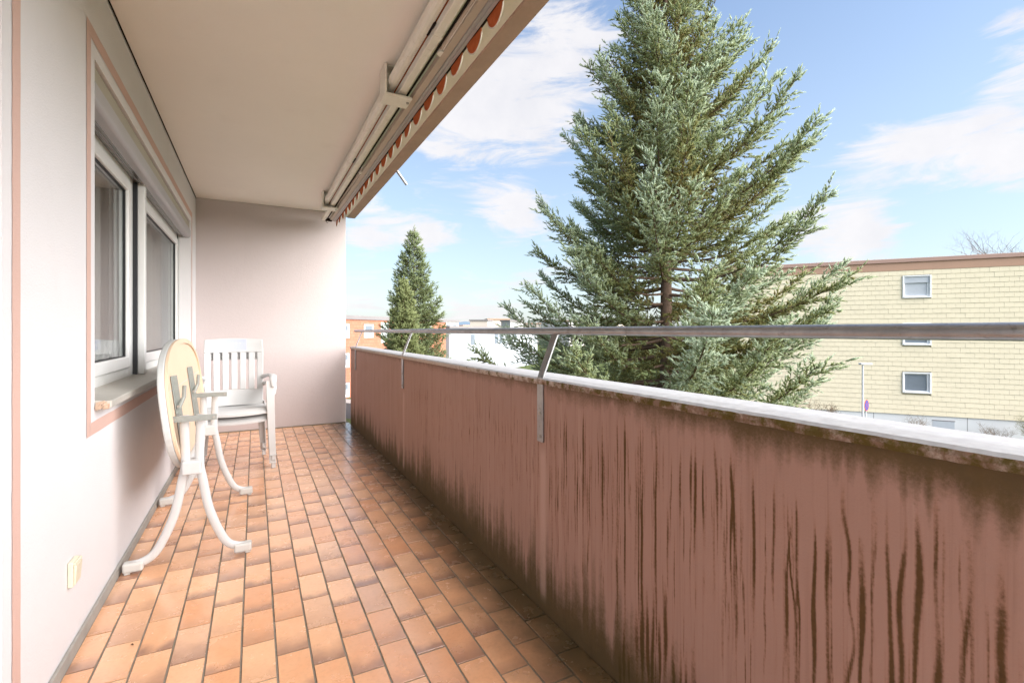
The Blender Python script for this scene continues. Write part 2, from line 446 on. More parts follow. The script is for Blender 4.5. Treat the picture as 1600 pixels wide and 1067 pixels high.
M['greyroof'] = simple('grey_roof_band', (.235, .215, .215), .7, .3, var=.1, vscale=1)
M['whitewall'] = simple('white_render', (.42, .445, .48), .9, .1, var=.03, vscale=.4)
M['beige'] = simple('beige_render', (.62, .54, .47), .9, .1, var=.06, vscale=.1)
M['beige2'] = simple('grey_render', (.50, .48, .47), .9, .1, var=.06, vscale=.1)
M['hill'] = simple('far_hill_haze_blue', (.16, .215, .27), 1, .0, var=.1, vscale=.01)  # wooded hill, with the blue of distance haze put into its colour
M['greenpanel'] = simple('glass_brick_panel', (.50, .56, .53), .4, .4, var=.10, vscale=3)
M['room'] = simple('room_paint', (.80, .75, .70), .9, .1)

# ------------------------------------------------------------------ balcony measures
XW, XP, XPO = -0.55, 1.005, 1.140        # house wall face, parapet inner and outer face
YF, YB = 6.105, -2.5                     # far partition, near end behind the viewer
ZC = 2.508                               # ceiling
GZ = -5.2                                # street level

# ground ---------------------------------------------------------------
g = MB().box(-600, 1500, -600, 1500, GZ - .5, GZ).build('lawn', M['lawn'], kind='structure')
yr = R(-53.3)                             # direction of the yellow block
def yloc(x, y, z=0):                      # yellow block's own frame -> world
    P0 = Vector((33.52, 13.85, 0))
    return P0 + Vector((math.cos(yr), math.sin(yr), 0)) * x + Vector((-math.sin(yr), math.cos(yr), 0)) * y + Vector((0, 0, z))
road = MB().box(-70, 70, -8.6, -3.4, 0, .004).build('road', M['road'], kind='structure')
road.location = yloc(0, 0, GZ); road.rotation_euler.z = yr
pv = MB().box(-70, 70, -3.4, -1.6, 0, .12).build('pavement', M['pave'], kind='structure', bevel=.02)
pv.location = yloc(0, 0, GZ); pv.rotation_euler.z = yr

# balcony floor --------------------------------------------------------
flo = MB().box(XW - .2, XP + .0, YB, YF + .2, -.20, -.0040).build('balcony_floor', M['grout'], kind='structure')
MODX, MODY = .0957 * 1.1, .198 * 1.1
X0, Y0 = -.0365 * 1.1, 1.765 * 1.1
TW, TL, TH = MODX - .0070, MODY - .0075, .012
def tile_data(w, l):
    b = .0005
    V = []; UV = []
    for (ins, z) in ((0, -.010), (0, -b), (b, 0)):
        for sx, sy in ((-1,-1),(1,-1),(1,1),(-1,1)):
            x = sx * (w/2 - ins); y = sy * (l/2 - ins); V.append((x, y, z)); UV.append((x / w + .5, y / l + .5))
    F = [(8,9,10,11)]
    for i in range(4):
        j = (i+1) % 4
        F.append((4+i, 4+j, 8+j, 8+i)); F.append((i, j, 4+j, 4+i))
    return V, UV, F
def tile_mesh(name, w, l, mat):
    V, UV, F = tile_data(w, l)
    me = bpy.data.meshes.new(name); me.from_pydata(V, [], F)
    ul = me.uv_layers.new(name='UVMap')
    for lp in me.loops: ul.data[lp.index].uv = UV[lp.vertex_index]
    me.materials.append(mat); me.update(); return me
rng = random.Random(4)
ca, sa = math.cos(R(YAW)), math.sin(R(YAW))
cells = []
for k in range(-5, 10):
    xa, xb = X0 + k * MODX, X0 + (k + 1) * MODX
    xa2, xb2 = max(xa + .0035, XW + .012), min(xb - .0035, XP - .004)
    if xb2 - xa2 < .012: continue
    for n in range(-22, 21):
        ya = Y0 + n * MODY + (MODY / 2 if k % 2 else 0); yb = ya + MODY
        ya2, yb2 = ya + .00375, min(yb - .00375, YF - .004)
        if yb2 - ya2 < .015 or ya < YB: continue
        cx, cy = (xa2 + xb2) / 2, (ya2 + yb2) / 2
        d = cx * sa + cy * ca
        vis = 0
        if d > .3:
            px = 800 + 761 * (cx * ca - cy * sa) / d; py = 517 + 761 * EYE / d
            if -40 < px < 1640 and py < 1110: vis = (xb2 - xa2) * (yb2 - ya2) / d ** 3
        cells.append((vis, cx, cy, xb2 - xa2, yb2 - ya2))
cells.sort(key=lambda c: -c[0])
mesh_cache = {}
rest = []
for i, (vis, cx, cy, w, l) in enumerate(cells):
    if i < 300 and vis > 0:
        key = (round(w, 4), round(l, 4))
        if key not in mesh_cache: mesh_cache[key] = tile_mesh('tile', w, l, M['tile'])
        o = bpy.data.objects.new('tile', mesh_cache[key]); COL.objects.link(o); o.parent = flo
        o.location = (cx, cy, rng.uniform(-.0009, .0007)); o.rotation_euler = (rng.uniform(-.004, .004), rng.uniform(-.005, .005), rng.uniform(-.006, .006))
    else: rest.append((cx, cy, w, l))
V = []; F = []; UVs = []; RA = []
for cx, cy, w, l in rest:
    v, uv, f = tile_data(w, l); b = len(V); r = rng.random(); dz = rng.uniform(-.0008, .0006)
    V += [(x + cx, y + cy, z + dz) for x, y, z in v]; UVs += uv; F += [tuple(q + b for q in p) for p in f]; RA += [r] * len(v)
me = bpy.data.meshes.new('distant_tiles'); me.from_pydata(V, [], F); ul = me.uv_layers.new(name='UVMap')
for lp in me.loops: ul.data[lp.index].uv = UVs[lp.vertex_index]
a = me.attributes.new('rand', 'FLOAT', 'POINT'); a.data.foreach_set('value', RA)
me.materials.append(M['tile_joined']); o = bpy.data.objects.new('distant_tiles', me); COL.objects.link(o); o.parent = flo; o['kind'] = 'stuff'

# balcony ceiling (slab above) ------------------------------------------
cl = MB().box(XW - .3, 1.012, YB, 6.30, ZC, ZC + .22).build('balcony_ceiling', M['ceiling'], kind='structure')
ed = MB().box(1.0125, 1.108, YB, 6.30, ZC - .008, ZC + .26).build('slab_edge', M['slabedge'], cl, bevel=.006)

# house wall -------------------------------------------------------------
hw = empty('house_wall', (XW, 2.0, 0))
tag(hw, 'off-white plastered house wall with pink painted borders and the balcony window', 'wall')
def wpart(mb, name, mat, parent=hw, **k):      # geometry given in world coordinates
    mb.v = [(x - XW, y - 2.0, z) for x, y, z in mb.v]
    return mb.build(name, mat, parent, **k)
WY0, WY1, WZ0, WZ1, XR = 2.431, 5.643, .80, 2.156, -.655
DY0, DY1 = .75, 1.645
ys = [YB, DY0, DY1, WY0, WY1, YF + .2]; zs = [-.02, WZ0, WZ1, 2.497]
m = MB()
for i in range(5):
    for j in range(3):
        if (i == 3 and j == 1) or (i == 1 and j < 2): continue
        m.quad((XW, ys[i], zs[j]), (XW, ys[i+1], zs[j]), (XW, ys[i+1], zs[j+1]), (XW, ys[i], zs[j+1]))
def reveal(y0, y1, z0, z1, bottom=True):
    m.quad((XW, y0, z0), (XW, y0, z1), (XR - .12, y0, z1), (XR - .12, y0, z0))
    m.quad((XW, y1, z0), (XR - .12, y1, z0), (XR - .12, y1, z1), (XW, y1, z1))
    m.quad((XW, y0, z1), (XW, y1, z1), (XR - .12, y1, z1), (XR - .12, y0, z1))
    if bottom: m.quad((XW, y0, z0), (XR - .12, y0, z0), (XR - .12, y1, z0), (XW, y1, z0))
reveal(WY0, WY1, WZ0, WZ1); reveal(DY0, DY1, -.02, WZ1)
# back face closes the wall
for i in range(5):
    for j in range(3):
        if (i == 3 and j == 1) or (i == 1 and j < 2): continue
        m.quad((XR - .12, ys[i], zs[j]), (XR - .12, ys[i], zs[j+1]), (XR - .12, ys[i+1], zs[j+1]), (XR - .12, ys[i+1], zs[j]))
wpart(m, 'wall_face', M['wall'])
# painted borders: thin paint coats, 1.5 mm proud
def wobbly_strip(pts_in, pts_out, name, seed):
    """quad strip between two polylines in (y,z), slightly wavering hand-painted edge"""
    r = random.Random(seed); mm = MB(); vs = []
    n = 40
    for i in range(n + 1):
        t = i / n
        for a, b in (pts_in, pts_out):
            y = a[0] + (b[0] - a[0]) * t; z = a[1] + (b[1] - a[1]) * t
            vs.append((XW + .0015, y + r.uniform(-.0012, .0012), z + r.uniform(-.0012, .0012)))
    mm.add(vs, [(2*i, 2*i+1, 2*i+3, 2*i+2) for i in range(n)])
    return wpart(mm, name, M['stripe'])
b0, b1 = .054, .108
yA, yB_, zA, zB = WY0 - b0, WY1 + b0, WZ0 - .048, WZ1 + b0
yA2, yB2, zA2, zB2 = WY0 - b1, WY1 + b1, WZ0 - .098, WZ1 + b1
wobbly_strip(((yA, zA), (yA, zB)), ((yA2, zA2), (yA2, zB2)), 'painted_border', 1)
wobbly_strip(((yA, zB), (yB_, zB)), ((yA2, zB2), (yB2, zB2)), 'painted_border', 2)
wobbly_strip(((yB_, zB), (yB_, zA)), ((yB2, zB2), (yB2, zA2)), 'painted_border', 3)
wobbly_strip(((yB_, zA), (yA, zA)), ((yB2, zA2), (yA2, zA2)), 'painted_border', 4)
wobbly_strip(((1.699, .002), (1.699, 2.21)), ((1.749, .002), (1.749, 2.264)), 'painted_border', 5)
wobbly_strip(((1.699, 2.21), (.69, 2.21)), ((1.749, 2.264), (.69, 2.264)), 'painted_border', 6)
# dark strip on the wall, standing in for the shaded gap under the ceiling
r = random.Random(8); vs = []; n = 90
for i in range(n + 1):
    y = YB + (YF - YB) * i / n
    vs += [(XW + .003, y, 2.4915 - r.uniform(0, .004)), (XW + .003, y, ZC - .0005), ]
wpart(MB().add(vs, [(2*i, 2*i+1, 2*i+3, 2*i+2) for i in range(n)]), 'ceiling_gap_shade', M['gap'])
wpart(MB().box(XW + .0005, XW + .011, 1.70, YF - .001, -.004, .044), 'skirting', M['skirt'], bevel=.002)
wpart(MB().box(XW + .0005, XW + .011, YB, DY0 - .002, -.004, .044), 'skirting', M['skirt'], bevel=.002)

# window -------------------------------------------------------------------
XG = XR - .012
win = empty('window', (0, 0, 0)); win.parent = hw
def frame_rect(mm, y0, y1, z0, z1, w, x0, x1, wb=None):
    wb = wb or w
    mm.box(x0, x1, y0, y0 + w, z0, z1); mm.box(x0, x1, y1 - w, y1, z0, z1)
    mm.box(x0, x1, y0 + w, y1 - w, z1 - w, z1); mm.box(x0, x1, y0 + w, y1 - w, z0, z0 + wb)
ZB, ZT = .832, 2.018
YM0, YM1 = 3.63, 3.80
for (y0, y1) in ((WY0 + .002, YM0), (YM1, WY1 - .035)):
    mm = MB(); frame_rect(mm, y0, y1, ZB, ZT, .052, XR - .06, XR, .060)
    wpart(mm, 'frame', M['pvc_old'], win, bevel=.004)
    mm = MB(); frame_rect(mm, y0 + .046, y1 - .046, ZB + .054, ZT - .046, .062, XR - .055, XR + .012, .066)
    wpart(mm, 'sash', M['pvc'], win, bevel=.006)
    mm = MB(); frame_rect(mm, y0 + .106, y1 - .106, ZB + .118, ZT - .106, .006, XG - .004, XG + .009)
    wpart(mm, 'seal', M['rubber'], win)
    wpart(MB().box(XG - .012, XG, y0 + .110, y1 - .110, ZB + .122, ZT - .110), 'pane', M['glass'], win)
wpart(MB().box(XR - .06, XR - .004, YM0 + .0005, YM0 + .081, ZB, ZT), 'mullion', M['pvc'], win, bevel=.003)
wpart(MB().box(XR - .06, XR + .018, YM0 + .082, YM0 + .110, ZB + .002, ZT), 'shutter_guide', M['blackrail'], win)
wpart(MB().box(XR - .06, XR + .050, YM0 + .111, YM1 - .0005, ZB + .003, ZT), 'shutter_guide', M['pvc'], win, bevel=.003)
wpart(MB().box(XR - .05, XR + .006, WY1 - .034, WY1 - .016, ZB + .003, ZT), 'shutter_guide', M['blackrail'], win)
wpart(MB().box(XR - .05, XR + .016, WY1 - .015, WY1 - .0015, ZB + .003, ZT), 'shutter_guide', M['pvc'], win)
# roller shutter box with rounded nose
def prof_extrude(prof, y0, y1):
    n = len(prof)
    return MB().add([(x, y0, z) for x, z in prof] + [(x, y1, z) for x, z in prof],
                    [(i, (i+1) % n, n + (i+1) % n, n + i) for i in range(n)] + [tuple(range(n-1, -1, -1)), tuple(range(n, 2*n))])
bx = empty('roller_shutter', (0, 0, 0)); bx.parent = hw
nose = [(XR - .02, 2.022)] + [(XW - .022 + .022 * math.sin(t), 2.022 - .022 * math.cos(t) + .0) for t in [PI * .5 * i / 6 for i in range(7)]] + [(XW + .001, 2.070), (XR - .02, 2.070)]
wpart(prof_extrude(nose, WY0 + .003, WY1 - .006), 'shutter_front', M['shutter'], bx, smooth=True)
wpart(MB().box(XR - .06, XW - .012, WY0 + .003, WY1 - .006, 2.0708, 2.152), 'box_cover', M['shutter_top'], bx, bevel=.003)
for i, xx in enumerate((XW - .030, XW - .058, XW - .086)):
    wpart(MB().box(xx - .020, xx + .004, WY0 + .004, WY1 - .008, 2.010 - .0025 * (i % 2), 2.0215), 'shutter_slat', M['shutter_lo'], bx, bevel=.004)
wpart(MB().box(XR - .012, XR + .012, WY0 + .003, WY1 - .03, 2.0185, 2.0212), 'box_dark_strip', M['rubber'], bx)  # thin black strip between shutter box and window frame
# sill
sl = MB().add([(XR - .05, WY0 - .001, .838), (XR - .05, WY1 - .001, .838), (-.498, WY1 + .0, .826), (-.498, WY0 - .0, .826),
               (XR - .05, WY0 - .001, .801), (XR - .05, WY1 - .001, .801), (-.498, WY1, .797), (-.498, WY0, .797)],
              [(0,3,2,1),(4,5,6,7),(3,0,4,7),(2,3,7,6),(1,2,6,5),(0,1,5,4)])
sill = wpart(sl, 'window_sill', M['sill'], hw, bevel=.004)
r = random.Random(5); mm = MB()
for i in range(16):
    x = r.uniform(-.545, -.502); z = r.uniform(.800, .822); s_ = r.uniform(.004, .009)
    mm.add([(x - s_, WY0 - r.uniform(.002, .010), z - s_), (x + s_, WY0 - r.uniform(.0, .010), z - s_ * .7), (x + s_ * .8, WY0 - r.uniform(.0, .01), z + s_), (x - s_, WY0 - r.uniform(0, .008), z + s_ * .6),
            (x - s_, WY0 + .01, z - s_), (x + s_, WY0 + .01, z - s_ * .7), (x + s_ * .8, WY0 + .01, z + s_), (x - s_, WY0 + .01, z + s_ * .6)],
           [(0,1,2,3),(1,5,6,2),(4,0,3,7),(3,2,6,7),(0,4,5,1)])
wpart(mm, 'broken_edge', M['sill_edge'], sill)
# balcony door, just outside the picture on the left
dr = empty('balcony_door', (0, 0, 0)); dr.parent = hw
mm = MB(); frame_rect(mm, DY0 + .002, DY1 - .002, .002, WZ1 - .002, .065, XR - .06, XR)
wpart(mm, 'frame', M['pvc'], dr, bevel=.005)
mm = MB(); frame_rect(mm, DY0 + .070, DY1 - .070, .070, WZ1 - .070, .085, XR - .05, XR + .012)
wpart(mm, 'sash', M['pvc'], dr, bevel=.005)
wpart(MB().box(XG - .012, XG, DY0 + .156, DY1 - .156, .156, WZ1 - .156), 'pane', M['glass'], dr)
# room behind with curtains
rm = MB()
x0, x1, y0, y1, z0, z1 = -4.2, XR - .121, -.5, 7.2, -.02, 2.48
rm.quad((x0,y0,z0),(x0,y1,z0),(x0,y1,z1),(x0,y0,z1)); rm.quad((x0,y0,z0),(x0,y0,z1),(x1,y0,z1),(x1,y0,z0)); rm.quad((x0,y1,z0),(x1,y1,z0),(x1,y1,z1),(x0,y1,z1))
rm.quad((x0,y0,z0),(x1,y0,z0),(x1,y1,z0),(x0,y1,z0)); rm.quad((x0,y0,z1),(x0,y1,z1),(x1,y1,z1),(x1,y0,z1))
rm.build('room', M['room'], kind='structure')
def curtain(y0, y1, label):
    mm = MB(); n = 140; vs = []
    for i in range(n + 1):
        y = y0 + (y1 - y0) * i / n; x = -.785 + .016 * math.sin(i * .62) + .012 * math.sin(i * .23 + 1)
        vs += [(x, y, .06), (x * .98 - .016, y, 2.42)]
    mm.add(vs, [(2*i, 2*i+2, 2*i+3, 2*i+1) for i in range(n)])
    o = mm.build('curtain', M['curtain'], smooth=True); tag(o, label, 'curtain', 'curtains behind the balcony window')
    sm = o.modifiers.new('thickness', 'SOLIDIFY'); sm.thickness = .002
curtain(2.35, 3.72, 'sheer beige curtain behind the nearer window pane')
curtain(3.78, 5.8, 'sheer beige curtain behind the farther window pane')

# wall socket ----------------------------------------------------------------
sk = empty('wall_socket', (XW, 2.148, .288)); tag(sk, 'cream wall socket with hinged lid low on the white wall', 'socket')
MB().box(0.0005, .016, -.034, .034, -.042, .042).build('housing', M['socket'], sk, bevel=.004)
lid = MB().add([(.0165,-.030,-.037),(.0165,.031,-.037),(.0165,.031,.030),(.0165,-.030,.030),(.020,-.029,-.036),(.020,.030,-.036),(.025,.030,.029),(.025,-.029,.029)],
               [(0,1,2,3),(4,7,6,5),(0,4,5,1),(1,5,6,2),(2,6,7,3),(3,7,4,0)])
lid.build('lid', M['socket'], sk, bevel=.002)
MB().tube([(.020,-.030,.035),(.020,.031,.035)], .0045, 10).build('hinge', M['socket'], sk)

# partition at the far end ------------------------------------------------------
pw = MB().box(XW - .0005, .968, YF, YF + .195, -.19, ZC - .0005).build('partition_wall', M['farwall'], bevel=.004)
tag(pw, 'pale pink plastered partition wall closing the far end of the balcony', 'wall')
MB().box(XW + .012, .964, YF - .006, YF - .0005, -.004, .012).build('moss_line', M['grout'], pw)

# ------------------------------------------------------------------ parapet
PE = 5.99                                   # far end of the parapet
PT = .888                                   # underside of coping
rp = np.random.default_rng(12)
def nonuni(y0, y1):
    ys = [y0]
    while ys[-1] < y1: ys.append(ys[-1] + (.0042 if ys[-1] < 0.05 else .0026 + .0008 * max(0, ys[-1]) * 1.2))
    ys[-1] = y1; return np.array(ys)
gy = np.concatenate([np.linspace(YB, -.02, 60), nonuni(0, PE)])
gz = np.linspace(-.19, PT, 100)
Y, Z = np.meshgrid(gy, gz, indexing='ij')
streak = np.zeros_like(Y); grime = np.zeros_like(Y); clean = np.zeros_like(Y)
def sstep(x, a, b): t = np.clip((x - a) / (b - a), 0, 1); return t * t * (3 - 2 * t)
def wob(z, seed, amp):
    q = np.random.default_rng(seed); out = 0
    for k in range(4): out = out + q.normal() / (k + 1) * np.sin(z * (7 + 9 * k * q.random() + 6 * k) + q.random() * 6.28)
    return out * amp
def add_streak(y, zt, zb, w, s, seed, amp=.004, fork=0):
    sel = np.abs(gy - y) < w * 3 + amp * 6 + .02 + abs(fork)
    if not sel.any(): return
    yy, z = Y[sel], Z[sel]
    c = y + wob(z, seed, amp)
    if fork: c = c + fork * sstep(z, zb + .55 * (zt - zb), zt)
    q = np.random.default_rng(seed + 999)
    ww = w * (.65 + .35 * np.sin(z * q.uniform(6, 16) + q.random() * 6) * q.uniform(.3, 1)) * (.7 + .5 * sstep(z, zb, zt))
    prof = np.exp(-((yy - c) / np.maximum(ww, .0012)) ** 2 * 1.1)
    env = sstep(z, zb - .04, zb + min(.30, .6 * (zt - zb))) * (1 - sstep(z, zt - .14, zt + .04))
    vary = .78 + .30 * np.sin(z * q.uniform(5, 14) + q.random() * 6) + .12 * np.sin(z * q.uniform(20, 40) + q.random() * 6)
    streak[sel] = np.maximum(streak[sel], prof * env * s * vary)
MAIN = [ # y, top, bottom, half width, strength, fork
 (.304, .78, .02, .0062, 1.1, .006), (.355, .79, .0, .0052, 1.1, -.012), (.386, .83, .10, .0060, 1.0, .004), (.4215, .80, .0, .0048, .9, -.010),
 (.440, .80, .33, .0065, 1.0, -.010), (.452, .80, .10, .0070, 1.1, .008), (.482, .80, .50, .0062, .95, 0), (.5006, .72, .22, .0060, .95, 0), (.5275, .80, .20, .0055, 1.05, .004),
 (.5586, .76, .27, .0052, .85, .004), (.5630, .72, .52, .0052, 1.0, 0), (.5886, .73, .20, .0050, 1.05, 0), (.623, .76, .28, .0046, .9, 0), (.637, .76, .40, .0046, 1.0, .010), (.645, .76, .34, .0044, 1.0, -.008),
 (.6728, .78, .40, .0046, 1.0, 0), (.7237, .79, .35, .0046, .9, 0), (.775, .83, .42, .0042, 1.0, .010), (.7825, .81, .38, .0044, 1.05, -.008), (.81, .84, .52, .0044, 1.0, 0), (.822, .85, .52, .004, 1.0, .012),
 (.865, .82, .50, .0036, .95, 0), (.893, .84, .48, .0042, 1.1, 0), (.905, .82, .56, .0036, .9, 0), (.94, .80, .52, .0036, .85, 0), (.975, .78, .50, .003, .7, 0), (1.03, .86, .0, .0050, 1.0, 0), (1.085, .86, .0, .0046, 1.05, 0),
 (1.10, .84, .10, .004, .8, 0), (1.16, .86, .0, .0046, .95, 0), (1.195, .84, .05, .0036, .85, 0), (1.27, .84, .1, .004, .8, 0), (1.375, .86, .0, .0044, .95, 0), (1.41, .80, .2, .003, .6, 0), (1.49, .82, .1, .003, .7, 0),
 (.262, .80, .05, .0062, 1.05, .01), (.225, .80, .1, .006, 1.0, 0), (.19, .78, .0, .008, 1.0, -.01), (.13, .8, .0, .009, .9, 0), (.05, .8, .1, .009, 1.0, .01)]
for i, (y, zt, zb, w, s, fk) in enumerate(MAIN):
    add_streak(y, zt, zb, w * 1.15, s * 1.38, 100 + i, .0030 if y < .7 else .0015, fk)
# lower wet patches climbing from the floor
for y in np.arange(.80, 1.20, .024):
    h = .26 * math.exp(-((y - 1.0) / .16) ** 2) + .08
    add_streak(y + rp.normal() * .004, h + rp.uniform(-.06, .08), -.02, .0105, 1.35, 300 + int(y * 1000), .002)
for k in range(150):
    y = rp.uniform(.0, 1.6); add_streak(y, rp.uniform(.5, .86), rp.uniform(.0, .45), rp.uniform(.0018, .0050), rp.uniform(.35, .85), 400 + k, .002)
for k in range(330):
    y = rp.uniform(1.0, 3.4); add_streak(y, rp.uniform(.70, .88), rp.uniform(.0, .6), rp.uniform(.0014, .0030), rp.uniform(.35, .90) * (1.1 - .10 * y), 600 + k, .0022)
for k in range(170):
    y = rp.uniform(3.0, 5.95); add_streak(y, rp.uniform(.76, .88), rp.uniform(.2, .7), rp.uniform(.002, .004), rp.uniform(.2, .50), 900 + k, .003)
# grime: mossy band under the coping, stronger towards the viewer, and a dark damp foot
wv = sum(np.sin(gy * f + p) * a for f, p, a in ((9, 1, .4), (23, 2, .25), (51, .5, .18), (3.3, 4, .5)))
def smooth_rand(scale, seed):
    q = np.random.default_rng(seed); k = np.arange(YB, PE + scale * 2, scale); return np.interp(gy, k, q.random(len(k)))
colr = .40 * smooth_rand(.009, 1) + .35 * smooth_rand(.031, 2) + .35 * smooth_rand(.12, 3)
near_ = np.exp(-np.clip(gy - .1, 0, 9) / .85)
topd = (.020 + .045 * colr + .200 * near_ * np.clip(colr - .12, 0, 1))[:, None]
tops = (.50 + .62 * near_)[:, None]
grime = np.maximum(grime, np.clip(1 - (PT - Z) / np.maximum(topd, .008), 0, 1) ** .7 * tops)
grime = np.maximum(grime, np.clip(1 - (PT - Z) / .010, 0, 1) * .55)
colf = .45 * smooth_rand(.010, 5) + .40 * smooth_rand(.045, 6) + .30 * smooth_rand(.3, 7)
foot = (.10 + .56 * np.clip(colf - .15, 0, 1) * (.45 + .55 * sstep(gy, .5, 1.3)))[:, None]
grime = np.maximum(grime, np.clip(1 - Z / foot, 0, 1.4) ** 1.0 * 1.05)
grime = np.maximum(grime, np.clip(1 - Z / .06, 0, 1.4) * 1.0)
for yb in (1.652, 3.685, 5.66):
    wv2 = .018 * np.ones_like(Z)
    cl_ = np.exp(-((Y - yb + .012) / .022) ** 4) * sstep(Z, .02, .10) * (1 - sstep(Z, .60, .66))
    clean = np.maximum(clean, cl_ * .8)
    k = np.exp(-((Y - yb + .012) / .022) ** 4); streak *= (1 - .85 * k * (Z < .66)); grime *= (1 - .35 * k * (Z > .05))
ny, nz = Y.shape
dx = .0006 * np.sin(Y * 37) + .0006 * np.sin(Z * 29 + Y * 11)
V = np.stack([XP + dx, Y, Z], -1).reshape(-1, 3)
ii = np.arange(ny * nz).reshape(ny, nz)
F = np.stack([ii[:-1, :-1], ii[:-1, 1:], ii[1:, 1:], ii[1:, :-1]], -1).reshape(-1, 4)
par = empty('balcony_parapet', (XP + .08, 2, 0)); tag(par, 'brownish pink rendered balcony parapet with dark algae streaks and pale coping', 'parapet')
V2 = V - np.array([XP + .08, 2, 0])
fast_mesh('inner_face', V2, F, M['parapet'], par, dict(streak=streak.ravel(), grime=grime.ravel(), clean=clean.ravel()))
def ppart(mb, name, mat, **k):
    mb.v = [(x - XP - .08, y - 2, z) for x, y, z in mb.v]; return mb.build(name, mat, par, **k)
mm = MB()
mm.quad((XPO, YB, -.45), (XPO, PE, -.45), (XPO, PE, PT), (XPO, YB, PT)); mm.quad((XP, PE, -.45), (XP, PE, PT), (XPO, PE, PT), (XPO, PE, -.45)); mm.quad((XP, YB, -.45), (XPO, YB, -.45), (XPO, YB, PT), (XP, YB, PT))
mm.quad((XP, YB, -.45), (XP, PE, -.45), (XPO, PE, -.45), (XPO, YB, -.45)); mm.quad((XP + .003, YB, PT), (XPO, YB, PT), (XPO, PE, PT), (XP + .003, PE, PT))
ppart(mm, 'outer_body', simple('parapet_outer_paint', (.46, .28, .22), .85, .2, var=.1, vscale=3))
# coping: rough lip (side) with white-weathered top
r = random.Random(3)
n = 420; vs = []
for i in range(n + 1):
    y = YB + (PE + .006 - YB) * i / n
    j = r.uniform(-.0013, .0013) + .0008 * math.sin(y * 13); k = r.uniform(-.0012, .0012)
    vs += [(XP - .010 + j * .6, y, PT + .001 + k * .7), (XP - .013 + j, y, PT + .012 + k), (XP - .010 + j * .8, y, PT + .0215 + k * .5), (XPO + .012, y, PT + .0285), (XPO + .012, y, PT)]
fs = []
for i in range(n):
    for q in range(2): fs.append((5*i+q, 5*i+q+5, 5*i+q+6, 5*i+q+1))
ppart(MB().add(vs, fs), 'coping_lip', M['coping_side'], smooth=False)
r = random.Random(3); vs2 = []; fs2 = []
for i in range(n + 1):
    y = YB + (PE + .006 - YB) * i / n
    j = r.uniform(-.0013, .0013) + .0008 * math.sin(y * 13); k = r.uniform(-.0012, .0012)
    zt = PT + .0215 + k * .5
    vs2 += [(XP - .010 + j * .8, y, zt), (XP - .002 + j * .5, y, PT + .0275 + k * .4), (XP + .05, y, PT + .030), (XPO + .012, y, PT + .0285), (XPO + .012, y, PT), (XP - .010 + j * .6, y, PT + .001 + k * .7)]
for i in range(n):
    for q in (0, 1, 2, 3, 4): fs2.append((6*i+q, 6*i+q+1, 6*i+q+7, 6*i+q+6)[::-1])
fs2.append((6*n, 6*n+5, 6*n+4, 6*n+3, 6*n+2, 6*n+1)); fs2.append((0, 1, 2, 3, 4, 5))
ppart(MB().add(vs2, fs2), 'coping_top', M['white_stone'])

# handrail ---------------------------------------------------------------------------
XRL, RR = 1.071, .0152
hr = empty('handrail', (XRL, 2, EYE)); tag(hr, 'grey galvanised tubular handrail running above the parapet', 'handrail')
def hpart(mb, name, mat, parent=hr, **k):
    mb.v = [(x - XRL, y - 2, z - EYE) for x, y, z in mb.v]; return mb.build(name, mat, parent, **k)
r = random.Random(2)
hpart(MB().tube([(XRL + .0006 * math.sin(i * .7), YB + (6.07 - YB) * i / 60, EYE - .001 + .0006 * math.sin(i * .5)) for i in range(61)], RR, 20), 'rail', M['galv'], smooth=True)
for yb in (-.35, 1.652, 3.685, 5.66):
    # flat bar: bolted to the inner face, bent outward to the tube
    pts = [(XP - .0045, .662), (XP - .0045, .90), (XP - .003, .915), (XP + .004, .935), (XRL - .004, EYE - RR - .006), (XRL, EYE - RR + .002)]
    w = .021; th = .004; mm = MB(); vs = []
    for i, (x, z) in enumerate(pts):
        a_ = pts[max(i-1, 0)]; b_ = pts[min(i+1, len(pts)-1)]; tx, tz = b_[0] - a_[0], b_[1] - a_[1]; L = math.hypot(tx, tz); nx, nz = -tz / L * th, tx / L * th
        vs += [(x + nx, yb - w, z + nz), (x + nx, yb + w, z + nz), (x - nx, yb + w, z - nz), (x - nx, yb - w, z - nz)]
    fs = [(0,1,2,3)]
    for i in range(len(pts) - 1):
        for q in range(4): fs.append((4*i+q, 4*i+(q+1) % 4, 4*i+4+(q+1) % 4, 4*i+4+q)[::-1])
    fs.append(tuple(4*(len(pts)-1)+q for q in (3,2,1,0)))
    mm.add(vs, fs)
    br = hpart(mm, 'bracket', M['galv'], bevel=.0015)
    for zb in (.685, .775):
        b = MB().tube([(XP - .0087, yb - .002, zb), (XP - .0125, yb - .002, zb), (XP - .0140, yb - .002, zb)], [.0075, .0068, .003], 10)
        hpart(b, 'bolt', M['bolt'], br, smooth=True)

# awning -------------------------------------------------------------------------------
E_ = EYE
aw = empty('awning', (.72, 2.5, ZC)); tag(aw, 'folded cream awning with orange scalloped valance fixed under the balcony ceiling', 'awning')
def apart(mb, name, mat, parent=aw, **k):
    mb.v = [(x - .72, y - 2.5, z - ZC) for x, y, z in mb.v]; return mb.build(name, mat, parent, **k)
AY0, AY1 = -1.6, 5.98
# fabric roller with cover half-shell (ribbed cream)
rc = (.648, E_ + 1.318)
prof = []
for i in range(25):
    t = 2 * PI * i / 25; rr = .027 + (.0012 if i % 2 else 0); prof.append((rc[0] + rr * math.cos(t), rc[1] + rr * math.sin(t)))
apart(prof_extrude(prof, AY0, 5.55), 'cover_shell', M['awn_metal'])
apart(MB().tube([(.705, AY0, E_ + 1.342), (.705, 5.5, E_ + 1.342)], .026, 16), 'fabric_roll', M['cloth'], smooth=True)
